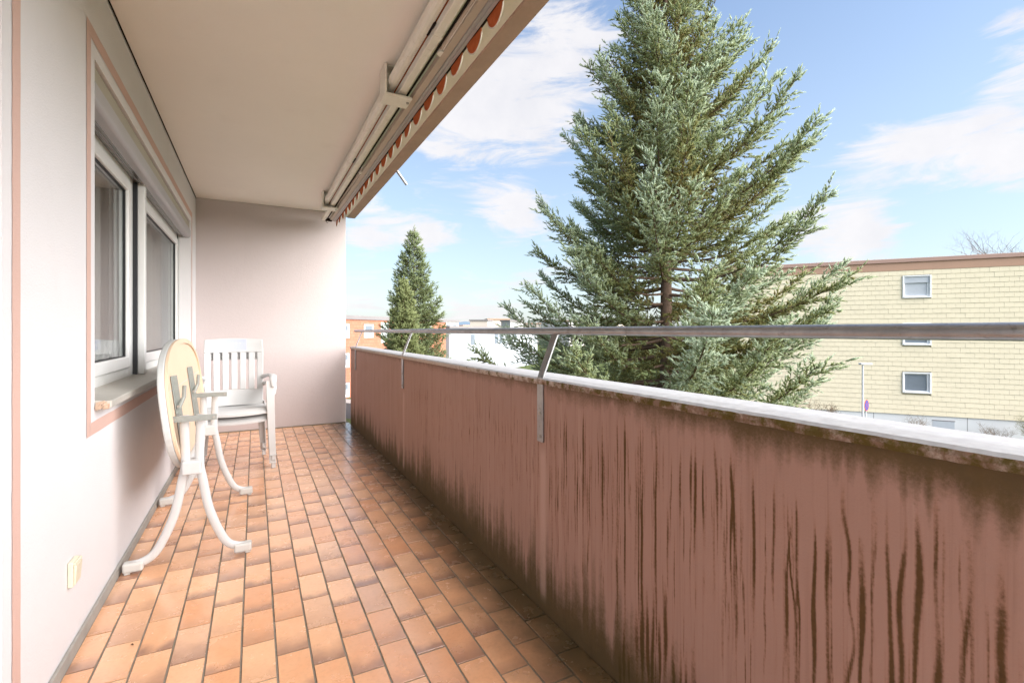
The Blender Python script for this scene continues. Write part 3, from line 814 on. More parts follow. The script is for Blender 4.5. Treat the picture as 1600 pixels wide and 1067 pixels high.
# square bar, in lengths with sleeves
yb_ = [AY0, 2.02, 2.62, 3.86, AY1]
for i in range(4):
    apart(MB().box(.679, .719, yb_[i] + .001, yb_[i+1] - .001, E_ + 1.269, E_ + 1.307), 'square_bar', M['awn_metal'], bevel=.004)
for y in (2.02, 3.86):
    apart(MB().box(.6765, .7215, y - .012, y + .012, E_ + 1.2665, E_ + 1.3095), 'sleeve', M['awn_metal'], bevel=.002)
    apart(MB().tube([(.672, y - .05, E_ + 1.30), (.672, y + .05, E_ + 1.305)], .008, 8), 'spring_hook', M['gap'])
# brackets on the ceiling
def bracket(y):
    b = apart(MB().box(.600, .722, y - .040, y + .040, ZC - .006, ZC - .0005), 'bracket', M['awn_metal'], bevel=.002)
    apart(MB().box(.602, .614, y - .060, y + .060, E_ + 1.252, ZC - .0065), 'cheek', M['awn_metal'], b, bevel=.003)
    apart(MB().box(.6145, .676, y + .046, y + .058, E_ + 1.2665, ZC - .0065), 'web', M['awn_metal'], b, bevel=.002)
    apart(MB().box(.600, .748, y - .062, y + .062, E_ + 1.236, E_ + 1.2515), 'clamp', M['awn_metal'], b, bevel=.004)
    apart(MB().tube([(.733, y - .02, E_ + 1.237), (.733, y - .02, E_ + 1.229)], .008, 8), 'bolt', M['bolt'], b)
for y in (.3, 2.62, 5.26): bracket(y)
# folding arms
def arm(ys_, ye, elbow):
    a1 = apart(MB().tube([(.742, ys_, E_ + 1.300), (.752, elbow, E_ + 1.290)], .0125, 12, oval=.018), 'arm', M['awn_tan'], smooth=True)
    apart(MB().tube([(.772, ye, E_ + 1.285), (.764, elbow, E_ + 1.282)], .0125, 12, oval=.018), 'forearm', M['awn_metal'], a1, smooth=True)
    for k in range(3):
        apart(MB().tube([(.758, elbow, E_ + 1.262 + .016 * k), (.758, elbow, E_ + 1.274 + .016 * k)], .022, 18), 'elbow_disc', M['awn_metal'], a1, smooth=True)
arm(5.35, 5.80, 4.02); arm(.45, .1, 2.12)
apart(MB().tube([(.733, AY0, E_ + 1.278), (.733, 5.9, E_ + 1.278)], .0055, 8), 'tension_cable', M['gap'])
# front profile
fp = [(.755, E_ + 1.275), (.757, E_ + 1.262), (.784, E_ + 1.258), (.787, E_ + 1.2585), (.787, E_ + 1.290), (.755, E_ + 1.290)]
apart(prof_extrude(fp, AY0, 5.86), 'tan_profile', M['awn_tan'])
gp = [(.7885, E_ + 1.263), (.791, E_ + 1.2545), (.799, E_ + 1.2535), (.801, E_ + 1.257), (.805, E_ + 1.257), (.807, E_ + 1.252), (.820, E_ + 1.251), (.822, E_ + 1.256), (.822, E_ + 1.300), (.7885, E_ + 1.300)]
apart(prof_extrude(gp, AY0, 5.90), 'front_profile', M['awn_grey'])
for (x, z) in ((.735, E_ + 1.272), (.765, E_ + 1.27)):
    apart(MB().box(x - .02, x + .02, 5.905, 5.93, z - .015, z + .02), 'end_cap', M['gap'], bevel=.003)
hk = [(.735 + .010 * math.cos(t), 5.93, E_ + 1.252 + .012 * math.sin(t)) for t in [PI * .5 + i * .5 for i in range(10)]]
apart(MB().tube(hk, .003, 8), 'crank_eye', M['gap'], smooth=True)
# scalloped valance: every lobe a piece of cloth with a pale bound edge
lobe_n = 16; VY0 = 2.12; LS = .2055
def lobe_outline():
    pts = []
    for i in range(lobe_n + 1):
        t = i / lobe_n; y = (t - .5) * .145; z = -.052 * (math.sin(PI * t) ** .62); pts.append((y, z))
    return pts
lo = lobe_outline()
vm = MB(); vs = []
for (y, z) in lo: vs += [(0, y, .030), (0, y, z - .0)]
vm.add(vs, [(2*i, 2*i+1, 2*i+3, 2*i+2) for i in range(lobe_n)])
lme = bpy.data.meshes.new('valance_lobe'); lme.from_pydata(vm.v, [], vm.f); lme.materials.append(M['cloth'])
em = MB().tube([(0, y, z) for y, z in lo], .0032, 6); eme = bpy.data.meshes.new('bound_edge'); eme.from_pydata(em.v, [], em.f); eme.materials.append(M['valance_edge'])
for k in range(-16, 19):
    y = VY0 + k * LS
    if y < AY0 + .1 or y > 5.85: continue
    o = bpy.data.objects.new('valance_lobe', lme); COL.objects.link(o); o.parent = aw
    o.location = (.829 - .72, y - 2.5, E_ + 1.240 - ZC); o.rotation_euler = (rng.uniform(-.03, .03), rng.uniform(-.08, .08), rng.uniform(-.05, .05))
    sd = o.modifiers.new('thickness', 'SOLIDIFY'); sd.thickness = .0012
    e = bpy.data.objects.new('bound_edge', eme); COL.objects.link(e); e.parent = o
apart(MB().box(.8235, .8345, AY0, 5.86, E_ + 1.256, E_ + 1.272), 'valance_rail', M['gap'])

# drain spout of the balcony above
sp = MB().tube([(1.08, 4.26, ZC + .03), (1.115, 4.262, ZC - .012), (1.195, 4.265, ZC - .112)], .013, 14)
sp = sp.build('drain_spout', M['galv'], smooth=True); tag(sp, 'short grey drain pipe poking out below the slab edge above', 'pipe')

# ------------------------------------------------------------------ folded table
tb = empty('folding_table', (-.27, 3.24, 0)); tag(tb, 'folded oval white garden table on curved legs leaning by the window', 'table')
def tpart(mb, name, mat, parent=tb, **k):
    mb.v = [(x + .27, y - 3.24, z) for x, y, z in mb.v]; return mb.build(name, mat, parent, **k)
TA, TB = .76, .345                           # half length along the balcony, half height
TCY, TCZ = 3.43, .712
ti = R(7.0)                                   # top edge leans towards the wall
def tpt(u, w, off):                           # u along, w up in the board plane, off towards the viewer side (+x)
    return (-.345 - math.sin(ti) * w + math.cos(ti) * off, TCY + u, TCZ + math.cos(ti) * w + math.sin(ti) * off)
def outline(a, b, e=2.7, n=72):
    out = []
    for i in range(n):
        t = 2 * PI * i / n; c, s = math.cos(t), math.sin(t)
        out.append((a * math.copysign(abs(c) ** (2 / 2.35), c), b * math.copysign(abs(s) ** (2 / 2.9), s)))
    return out
def plate(a0, off0, off1, e=2.7, da=0):
    o1 = outline(TA - a0, TB - a0); n = len(o1); o2 = outline(TA - a0 - da, TB - a0 - da)
    vs = [tpt(u, w, off0) for u, w in o1] + [tpt(u, w, off1) for u, w in o2]
    return MB().add(vs, [tuple(range(n)), tuple(range(2*n-1, n-1, -1))] + [(i, n+i, n+(i+1) % n, (i+1) % n) for i in range(n)])
tpart(plate(.0, -.030, .0), 'table_top', M['board_rim'], bevel=.006, smooth=False)
o1 = outline(TA - .001, TB - .001); o2 = outline(TA - .028, TB - .028); n = len(o1); vs = []
for (u, w), (u2, w2) in zip(o1, o2): vs += [tpt(u, w, .0005), tpt(u, w, .012), tpt(u2, w2, .012), tpt(u2, w2, .003)]
fs = []
for i in range(n):
    j = (i + 1) % n
    for q in range(3): fs.append((4*i+q, 4*j+q, 4*j+q+1, 4*i+q+1)[::-1])
tpart(MB().add(vs, fs), 'rim', M['board_under'], smooth=True)
tpart(MB().add([tpt(u, w, .003) for u, w in outline(TA - .027, TB - .027)], [tuple(range(n))[::-1]]), 'underside', M['board_under'])
tpart(MB().add([tpt(u, w, .0045) for u, w in [(-.70, .10), (.70, .10), (.70, .104), (-.70, .104)]], [(0,3,2,1)]), 'mould_seam', M['board_rim'])
def oval_leg(pts, w, name='leg', parent=tb):
    # smooth the polyline (Catmull-Rom)
    P = [Vector(p) for p in pts]; out = []
    for i in range(len(P) - 1):
        p0, p1, p2, p3 = P[max(i-1, 0)], P[i], P[i+1], P[min(i+2, len(P)-1)]
        for k in range(8):
            t = k / 8
            out.append(.5 * ((2*p1) + (-p0 + p2) * t + (2*p0 - 5*p1 + 4*p2 - p3) * t*t + (-p0 + 3*p1 - 3*p2 + p3) * t**3))
    out.append(P[-1])
    return tpart(MB().tube(out, w * .62, 16, oval=w, side=(0, 1, 0)), name, M['plastic'], parent, smooth=True)
for yy, s_ in ((2.765, 1), (3.725, 1)):
    xc = -.262
    topz = .70
    for sgn in (-1, 1):
        reach = -.505 if sgn < 0 else -.035
        dxl = reach - xc
        pts = [(xc + sgn * .034, yy, topz), (xc + sgn * .031, yy, .60), (xc + sgn * .028, yy, .47), (xc + sgn * .034 + dxl * .04, yy, .38), (xc + sgn * .03 + dxl * .16, yy, .25),
               (xc + sgn * .02 + dxl * .38, yy, .135), (xc + dxl * .66, yy, .060), (xc + dxl * .98, yy, .030)]
        lg = oval_leg(pts, .0195)
        fx = xc + dxl
        ft = MB().box(min(fx - sgn * .055, fx + sgn * .022), max(fx - sgn * .055, fx + sgn * .022), yy - .024, yy + .024, .010, .052)
        tpart(ft, 'foot_cap', M['plastic_old'], lg, bevel=.009, seg=3)
        tpart(MB().box(fx - .012 + sgn * .004, fx + .012 + sgn * .004, yy - .018, yy + .018, .0008, .012), 'foot_pad', M['plastic_old'], lg, bevel=.004)
    tpart(MB().box(xc - .040, xc + .040, yy - .045, yy + .040, .425, .490), 'clip', M['plastic'], bevel=.008, seg=3)
# long stretcher behind the legs
tpart(MB().tube([(-.300, 2.79, .43), (-.300, 3.70, .43)], .016, 12), 'stretcher', M['plastic'], smooth=True)
for yy, yl in ((2.855, 2.79), (3.52, 3.70)):
    def off(w_, o_): return tpt(yy - TCY, w_, o_)
    def strip(y0, y1, w0, w1, o0, o1):
        c = [tpt(y - TCY, w_, o_) for o_ in (o0, o1) for (y, w_) in ((y0, w0), (y1, w0), (y1, w1), (y0, w1))]
        return MB().add(c, [(0,1,2,3),(7,6,5,4),(0,4,5,1),(1,5,6,2),(2,6,7,3),(3,7,4,0)])
    s1 = tpart(strip(yy - .014, yy + .014, -.19, .17, .006, .010), 'steel_strip', M['steel'], bevel=.001)
    tpart(strip(yy + .014, yy + .017, -.19, .17, .006, .030), 'flange', M['steel'], s1)
    # catch finger that rises from the strip
    tpart(MB().tube([tpt(yy - TCY, .01, .02), tpt(yy - TCY + .01, .06, .045), tpt(yy - TCY + .01, .115, .055)], .004, 8, oval=.009, side=(0,1,0)), 'catch', M['steel'], s1)
    tpart(MB().tube([tpt(yy - TCY - .015, .02, .02), tpt(yy - TCY + .03, .02, .02)], .007, 10), 'rivet', M['bolt'], s1)
    # flat link to the leg head
    z0 = .690
    yk = 2.722 if yy < 3 else 3.672
    tpart(MB().box(-.340, -.160, yk - .002, yk + .002, z0 - .014, z0 + .014), 'link', M['steel'], bevel=.001)
    tpart(MB().tube([(-.172, yk - .006, z0), (-.172, yk + .004, z0)], .006, 10), 'rivet', M['bolt'])
    tpart(MB().tube([(-.330, yk - .008, z0), (-.330, yy + .01, z0)], .007, 10), 'rivet', M['bolt'])
    tpart(MB().tube([(-.235, yk - .004, z0 - .002), (-.235, yk + .10, z0 - .002)], .006, 8), 'axle', M['steel'])

# ------------------------------------------------------------------ stacked garden chairs
def make_chair():
    ch = empty('garden_chair')
    pl = M['plastic']
    # back: a bent panel leaning rearwards (rear = +y), split into rails and slats
    def bp(u, v):      # u -1..1 across, v 0..1 up
        hwid = .215 + .012 * v - .018 * max(0, v - .8) * 5 * .3
        y = .205 + .145 * v + .03 * v * v - .035 * (u * u - 1) * -1 - 0.0
        z = .40 + .56 * v + (.012 * (1 - u * u) if v > .9 else 0)
        return Vector((u * hwid, .205 + .145 * v + .025 * v * v - .045 * u * u, z))
    def panel(u0, u1, v0, v1, nu=8, nv=6, th=.012):
        vs = []; fs = []
        for layer in (0, 1):
            for i in range(nu + 1):
                for j in range(nv + 1):
                    p = bp(u0 + (u1 - u0) * i / nu, v0 + (v1 - v0) * j / nv); vs.append((p.x, p.y + (th if layer else 0), p.z - (th * .2 if layer else 0)))
        N = (nu + 1) * (nv + 1); idx = lambda l, i, j: l * N + i * (nv + 1) + j
        for i in range(nu):
            for j in range(nv):
                fs.append((idx(0,i,j), idx(0,i+1,j), idx(0,i+1,j+1), idx(0,i,j+1))); fs.append((idx(1,i,j), idx(1,i,j+1), idx(1,i+1,j+1), idx(1,i+1,j)))
        for i in range(nu):
            fs.append((idx(0,i,0), idx(1,i,0), idx(1,i+1,0), idx(0,i+1,0))); fs.append((idx(0,i,nv), idx(0,i+1,nv), idx(1,i+1,nv), idx(1,i,nv)))
        for j in range(nv):
            fs.append((idx(0,0,j), idx(0,0,j+1), idx(1,0,j+1), idx(1,0,j))); fs.append((idx(0,nu,j), idx(1,nu,j), idx(1,nu,j+1), idx(0,nu,j+1)))
        return MB().add(vs, fs)
    bk = panel(-1, 1, .80, 1.0, 14, 5).build('backrest', pl, ch, bevel=.006, smooth=True)
    lowp = panel(-1, 1, .0, .235, 14, 4).build('lower_rail', pl, bk, bevel=.004, smooth=True)
    n = 7; gap = .088
    tot = 2.0; wslat = (tot - 6 * gap) / 7
    for k in range(7):
        u0 = -1 + k * (wslat + gap)
        wd = wslat
        panel(u0, u0 + wd, .2355, .7995, 3, 8, .013 if k in (0, 6) else .010).build('slat', pl, bk, bevel=.0035, smooth=True)
    # seat: dished, front rolled down
    vs = []; fs = []; nu, nv = 16, 16
    for layer in (0, 1):
        for i in range(nu + 1):
            for j in range(nv + 1):
                u = -1 + 2 * i / nu; v = j / nv        # v 0 front .. 1 back
                y = -.235 + .455 * v; hwd = .225 - .012 * v
                z = .432 - .030 * v - .010 * (1 - u * u) + .0
                if v < .16: z -= .036 * (1 - v / .16) ** 2
                y -= (.022 * (1 - u * u)) * (1 - v)
                vs.append((u * hwd, y, z - (.016 if layer else 0)))
    N = (nu + 1) * (nv + 1); idx = lambda l, i, j: l * N + i * (nv + 1) + j
    for i in range(nu):
        for j in range(nv):
            fs.append((idx(0,i,j), idx(0,i+1,j), idx(0,i+1,j+1), idx(0,i,j+1))); fs.append((idx(1,i,j), idx(1,i,j+1), idx(1,i+1,j+1), idx(1,i+1,j)))
    for i in range(nu):
        fs.append((idx(0,i,0), idx(1,i,0), idx(1,i+1,0), idx(0,i+1,0))); fs.append((idx(0,i,nv), idx(0,i+1,nv), idx(1,i+1,nv), idx(1,i,nv)))
    for j in range(nv):
        fs.append((idx(0,0,j), idx(0,0,j+1), idx(1,0,j+1), idx(1,0,j))); fs.append((idx(0,nu,j), idx(1,nu,j), idx(1,nu,j+1), idx(0,nu,j+1)))
    MB().add(vs, fs).build('seat', pl, ch, smooth=True)
    for s in (-1, 1):
        # front leg: angle section tapering to the foot
        def lsec(pts, w0, w1, name):
            mm = MB(); vs = []; fs = []; n = len(pts)
            for i, (x, y, z) in enumerate(pts):
                w = w0 + (w1 - w0) * i / (n - 1); t = .006
                sy = -1 if y < 0 else 1
                # L: outer side wall and front/rear wall
                L = [(0, 0), (0, w), (-t, w), (-t, t), (-w * .9, t), (-w * .9, 0)]
                vs += [(x + s * a, y - sy * b, z) for a, b in L]
            for i in range(n - 1):
                for q in range(6): fs.append((6*i+q, 6*i+(q+1) % 6, 6*i+6+(q+1) % 6, 6*i+6+q))
            fs.append(tuple(range(6))); fs.append(tuple(6*(n-1)+q for q in range(5, -1, -1)))
            mm.add(vs, fs); return mm.build(name, pl, ch, bevel=.003)
        fl = lsec([(s * .272, -.235, .640), (s * .270, -.245, .50), (s * .274, -.258, .25), (s * .280, -.268, .045)], .070, .052, 'leg')
        MB().box(s * .262 - .015, s * .262 + .015, -.264, -.234, .0, .0455).build('foot', pl, fl, bevel=.004)
        rl = lsec([(s * .226, .215, .43), (s * .232, .235, .30), (s * .244, .27, .045)], .066, .046, 'leg')
        MB().box(s * .228 - .014, s * .228 + .014, .236, .264, .0, .0455).build('foot', pl, rl, bevel=.004)
        # armrest from the back, forward and rolling over into the front leg
        pts = [bp(s * .97, .42) + Vector((s * .004, .004, 0)), Vector((s * .240, .165, .648)), Vector((s * .256, .06, .660)), Vector((s * .264, -.08, .668)), Vector((s * .264, -.17, .670)), Vector((s * .262, -.218, .658)), Vector((s * .262, -.240, .630)), Vector((s * .262, -.243, .59))]
        MB().tube(pts, [.016, .020, .024, .027, .028, .027, .024, .018], 14, oval=[.020, .016, .013, .013, .013, .014, .014, .012], side=(1, 0, 0)).build('armrest', pl, ch, smooth=True)
        # side apron joining seat to the front leg
        MB().box(min(s * .219, s * .262), max(s * .219, s * .262), -.21, .19, .385, .412).build('apron', pl, ch, bevel=.006)
    return ch, bp
c1, bp = make_chair()
c2 = copy_tree(c1)
for c, z, dy, lab in ((c1, 0.0, 0.0, 'lower white plastic garden chair of the stack by the partition wall'), (c2, .064, -.012, 'upper white plastic garden chair of the stack, with paper label on its back')):
    c.location = (-.142, 4.60 + dy, z); c.rotation_euler.z = R(3); tag(c, lab, 'chair', 'stacked garden chairs')
# paper sticker on the upper chair
vs = []; n = 8
for i in range(n + 1):
    u = -.42 + .84 * i / n
    for v in ((.835 + (.0 if i > 2 else .03 * (2 - i))), .985):
        p = bp(u, v); vs.append((p.x, p.y - .0016, p.z))
MB().add(vs, [(2*i, 2*i+2, 2*i+3, 2*i+1) for i in range(n)]).build('paper_label', M['paper'], c2)

# ------------------------------------------------------------------ conifers
TMPL = {}
def shoot_template(n, seed):
    q = np.random.default_rng(seed); V = []; F = []
    for k in range(n):
        t = (k + q.random()) / n * .95
        th = q.random() * 2 * PI
        lean = .55 + .25 * t
        ln = 1.0 * (1 - .35 * t)
        rad = np.array([0, math.cos(th), math.sin(th)]); tan = np.array([0, -math.sin(th), math.cos(th)])
        b = np.array([t, 0, 0]); wv = .17
        tip = b + np.array([lean * .34, 0, 0]) + rad * ln
        V += [b + tan * wv - np.array([.02, 0, 0]), b - tan * wv + np.array([.04, 0, 0]), tip]; F.append((3*k, 3*k+1, 3*k+2))
    # leafy core of the shoot
    nb = len(V)
    V += [np.array([-.05, 0, 0]), np.array([1.12, 0, 0])] + [np.array([.42, .42 * math.cos(t), .42 * math.sin(t)]) for t in (0, 2.1, 4.2)]
    for k in range(3): F += [(nb, nb + 2 + (k + 1) % 3, nb + 2 + k), (nb + 1, nb + 2 + k, nb + 2 + (k + 1) % 3)]
    return np.array(V), np.array(F)
def spruce(name, base, height, radL, radR, axis_dir, z_lo, whorl, nbr, rise, shoot_len, shoot_w, sec_step, sh_step, n_need, mats, seed, label, trunk_r, bare=(), fan=.5, up=.0, keep=1.0, group=None, gaps=(), l2max=.6, inner=.5):
    """radL/radR: list of (height, radius) on the two sides along axis_dir"""
    q = np.random.default_rng(seed)
    root = empty(name, base); tag(root, label, 'tree', group)
    def rad(z, ca_):
        l = np.interp(z, [a for a, b in radL], [b for a, b in radL]); r_ = np.interp(z, [a for a, b in radR], [b for a, b in radR])
        return l + (r_ - l) * (.5 + .5 * ca_)
    tm = MB()
    hs = [0, .5, height * .25, height * .5, height * .75, height]
    tm.tube([(q.normal() * .03, q.normal() * .03, h) for h in hs], [trunk_r * 1.3, trunk_r * 1.05, trunk_r * .85, trunk_r * .58, trunk_r * .3, .015], 12)
    P = []; A = []; LEN = []; TINT = []; W = []
    z = z_lo; az0 = 0
    while z < height - .25:
        nb = nbr + int(q.integers(0, 2)); az0 += q.random() * 2
        for b in range(nb):
            az = az0 + 2 * PI * (b + q.uniform(-.3, .3)) / nb
            dh = np.array([math.cos(az), math.sin(az), 0.0]); cosax = dh[0] * axis_dir[0] + dh[1] * axis_dir[1]
            zt = z + q.uniform(-.14, .14)
            fz = zt / height
            if any(dh[0] * gx + dh[1] * gy_ > gd and g0 <= fz <= g1 and q.random() < gp for gx, gy_, gd, g0, g1, gp in gaps): continue
            L = rad(zt, cosax) * q.uniform(.80, 1.12)
            rs = rise(fz) + q.uniform(-.08, .08)
            # the tip of a rising branch lies higher: use the crown radius there
            tipup = q.uniform(.04, .20); jit = q.uniform(.62, 1.09)
            for _ in range(12): L = .5 * L + .5 * rad(min(height, zt + (rs + tipup) * L), cosax) * jit
            L = max(.12, L)
            sp_ = np.linspace(0, 1, 9)
            bend = q.uniform(-.12, .12); sd = np.array([-dh[1], dh[0], 0])
            pts = np.array([0, 0, zt]) + np.outer(L * sp_, dh) + np.outer(L * (rs * sp_ - .11 * np.sin(PI * sp_) + tipup * sp_ ** 3), [0, 0, 1]) + np.outer(L * bend * sp_ ** 2, sd)
            if L > .5: tm.tube([tuple(p) for p in pts], [max(.003, .0115 * L * (1 - .95 * s_) + .002) for s_ in sp_], 5, cap=False)
            btint = q.normal() * .16
            ns = max(3, int(L / sec_step))
            for k in range(ns):
                s_ = .16 + .84 * (k + q.random()) / ns
                if s_ < inner and q.random() > (s_ / inner) ** 1.5: continue
                i0 = min(7, int(s_ * 8)); fr = s_ * 8 - i0
                p0 = pts[i0] * (1 - fr) + pts[i0+1] * fr
                tg = pts[i0+1] - pts[i0]; tg /= np.linalg.norm(tg)
                sgn = 1 if k % 2 else -1
                side = np.cross([0, 0, 1.0], tg); side /= np.linalg.norm(side) + 1e-9
                upv = np.cross(tg, side)
                ang = q.uniform(.75, 1.25) * (1 - .45 * s_)
                roll = q.normal(.15, .75)
                d2 = tg * math.cos(ang) + (side * sgn * math.cos(roll) + upv * math.sin(roll)) * math.sin(ang)
                d2[2] += up + q.uniform(-.42, .12); d2 /= np.linalg.norm(d2)
                l2 = min(fan * L * (1 - .80 * s_) + .13, l2max) * q.uniform(.55, 1.15) * (1 if abs(math.sin(roll)) < .6 else .6)
                # bare sides of the crown
                keepp = keep
                hz = p0[2] / height
                for (c0, c1, z0_, z1_, r0, kp) in bare:
                    rr_ = s_
                    if c0 <= cosax <= c1 and z0_ <= hz <= z1_ and rr_ < r0: keepp *= kp
                if q.random() > keepp:
                    if q.random() < .5: tm.tube([tuple(p0), tuple(p0 + d2 * l2 * .5 + np.array([0, 0, -.03])), tuple(p0 + d2 * l2 * .9 + np.array([0, 0, -.10]))], [.005, .0035, .002], 3, cap=False)
                    continue
                m_ = max(2, int(l2 / sh_step))
                tt = (np.arange(m_) + q.random(m_)) / m_
                pos = p0 + np.outer(tt * l2, d2) + np.outer(-.10 * l2 * tt ** 2 * (1 - s_) + .06 * l2 * tt ** 2, [0, 0, 1])
                if l2 > .3: tm.tube([tuple(p0), tuple(p0 + d2 * l2 * .55), tuple(p0 + d2 * l2 * .95 + np.array([0,0,-.03 * l2]))], [.0055, .004, .002], 3, cap=False)
                s2 = np.cross(d2, [0, 0, 1.0]); s2 /= np.linalg.norm(s2) + 1e-9; u2 = np.cross(s2, d2)
                sg = np.where(np.arange(m_) % 2 == 0, 1.0, -1.0)
                an = q.uniform(.35, 1.0, m_) * (1 - .75 * (tt > .85))
                rl = q.normal(.25, .7, m_)
                dd = np.outer(np.cos(an), d2) + (np.outer(sg * np.cos(rl), s2) + np.outer(np.sin(rl), u2)) * np.sin(an)[:, None]
                dd[:, 2] += q.uniform(-.1, .22, m_)
                dd /= np.linalg.norm(dd, axis=1)[:, None]
                P.append(pos); A.append(dd)
                LEN.append(shoot_len * q.uniform(.50, 1.35, m_) * (1 + .2 * (tt > .85)))
                W.append(shoot_w * q.uniform(.62, 1.2, m_))
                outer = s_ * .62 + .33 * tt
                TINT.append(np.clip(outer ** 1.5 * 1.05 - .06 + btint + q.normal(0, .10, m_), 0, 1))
            # leader shoots at the branch end
            m_ = 6
            tpos = pts[-1] + np.outer(np.linspace(-.35, .0, m_), pts[-1] - pts[-2])
            tgd = pts[-1] - pts[-2]; tgd /= np.linalg.norm(tgd)
            dd = tgd + q.normal(0, .28, (m_, 3)); dd[:, 2] += .25; dd /= np.linalg.norm(dd, axis=1)[:, None]
            P.append(tpos); A.append(dd); LEN.append(shoot_len * q.uniform(.9, 1.5, m_)); W.append(np.full(m_, shoot_w * .75)); TINT.append(np.clip(q.normal(.85, .1, m_), 0, 1))
        z += whorl * q.uniform(.8, 1.2) * (1.15 - .35 * z / height)
    # leader
    m_ = 14
    P.append(np.stack([np.zeros(m_), np.zeros(m_), np.linspace(height - .9, height, m_)], 1)); dd = q.normal(0, .5, (m_, 3)); dd[:, 2] += .8; dd /= np.linalg.norm(dd, axis=1)[:, None]
    A.append(dd); LEN.append(np.full(m_, shoot_len * 1.3)); W.append(np.full(m_, shoot_w)); TINT.append(np.full(m_, .8))
    P = np.concatenate(P); A = np.concatenate(A); LEN = np.concatenate(LEN); W = np.concatenate(W); TINT = np.concatenate(TINT)
    N = len(P)
    ref = q.normal(size=(N, 3)); B = np.cross(A, ref); B /= np.linalg.norm(B, axis=1)[:, None]; C = np.cross(A, B)
    Vs = []; Fs = []; Ts = []; basei = 0
    for v in range(4):
        TV, TF = shoot_template(n_need, seed * 7 + v)
        sel = np.arange(N) % 4 == v; n_ = sel.sum()
        X = P[sel][:, None, :] + (LEN[sel][:, None] * TV[None, :, 0])[..., None] * A[sel][:, None, :] + (W[sel][:, None] * TV[None, :, 1])[..., None] * B[sel][:, None, :] + (W[sel][:, None] * TV[None, :, 2])[..., None] * C[sel][:, None, :]
        Vs.append(X.reshape(-1, 3)); Fs.append((TF[None] + (np.arange(n_) * len(TV))[:, None, None]).reshape(-1, 3) + basei); Ts.append(np.repeat(TINT[sel], len(TV))); basei += n_ * len(TV)
    V = np.concatenate(Vs); F = np.concatenate(Fs)
    print(name, 'shoots', N, 'tris', len(F))
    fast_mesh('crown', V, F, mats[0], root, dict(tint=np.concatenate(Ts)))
    tm.build('trunk', mats[1], root, smooth=True)
    return root
rt_ = (ca, -sa)                            # to the right as seen from the balcony
HT = 18.2
BZ = EYE - GZ
def prof(lst): return sorted([(z + BZ, r_) for z, r_ in lst])
vc = Vector((-8.95, -8.84, 0)).normalized()     # from the tree towards the balcony
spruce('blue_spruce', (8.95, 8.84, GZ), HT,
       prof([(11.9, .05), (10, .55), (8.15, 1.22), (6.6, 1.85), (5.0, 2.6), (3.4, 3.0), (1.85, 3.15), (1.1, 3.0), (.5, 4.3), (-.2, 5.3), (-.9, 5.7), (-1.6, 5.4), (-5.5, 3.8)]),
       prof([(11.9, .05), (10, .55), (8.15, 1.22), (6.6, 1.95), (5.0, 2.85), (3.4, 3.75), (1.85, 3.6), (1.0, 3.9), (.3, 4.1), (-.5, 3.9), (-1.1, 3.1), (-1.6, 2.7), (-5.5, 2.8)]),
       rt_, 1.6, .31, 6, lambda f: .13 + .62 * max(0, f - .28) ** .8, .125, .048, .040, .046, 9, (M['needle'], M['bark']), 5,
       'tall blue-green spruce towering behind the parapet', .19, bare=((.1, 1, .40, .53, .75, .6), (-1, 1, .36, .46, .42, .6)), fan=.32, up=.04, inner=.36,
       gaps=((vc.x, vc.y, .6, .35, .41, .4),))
dk = lambda px, d: (d * (sa + ca * (px - 800) / 761), d * (ca - sa * (px - 800) / 761), GZ)
spruce('green_spruce', dk(646, 34), 13.4, prof([(7.1, .03), (5, .85), (3, 1.45), (1, 1.75), (0, 2.3), (-2, 2.4), (-6, 2.2)]), prof([(7.1, .03), (5, .85), (3, 1.5), (1, 2.1), (0, 2.3), (-2, 2.5), (-6, 2.2)]),
       rt_, 1.2, .28, 7, lambda f: .12 + .45 * max(0, f - .30), .24, .080, .085, .075, 8, (M['needle2'], M['bark']), 11, 'slim dark green spruce in front of the red tiled block', .16, fan=.45)
spruce('light_conifer', dk(631, 29.5), 9.5, prof([(3.2, .03), (2.2, .45), (.5, .85), (-1, 1.1), (-6, 1.1)]), prof([(3.2, .03), (2.2, .45), (.5, .85), (-1, 1.1), (-6, 1.1)]),
       rt_, .6, .20, 7, lambda f: .55, .20, .075, .08, .065, 8, (M['needle3'], M['bark']), 13, 'small light green conifer growing against the slim dark spruce', .08, fan=.5, up=.2)

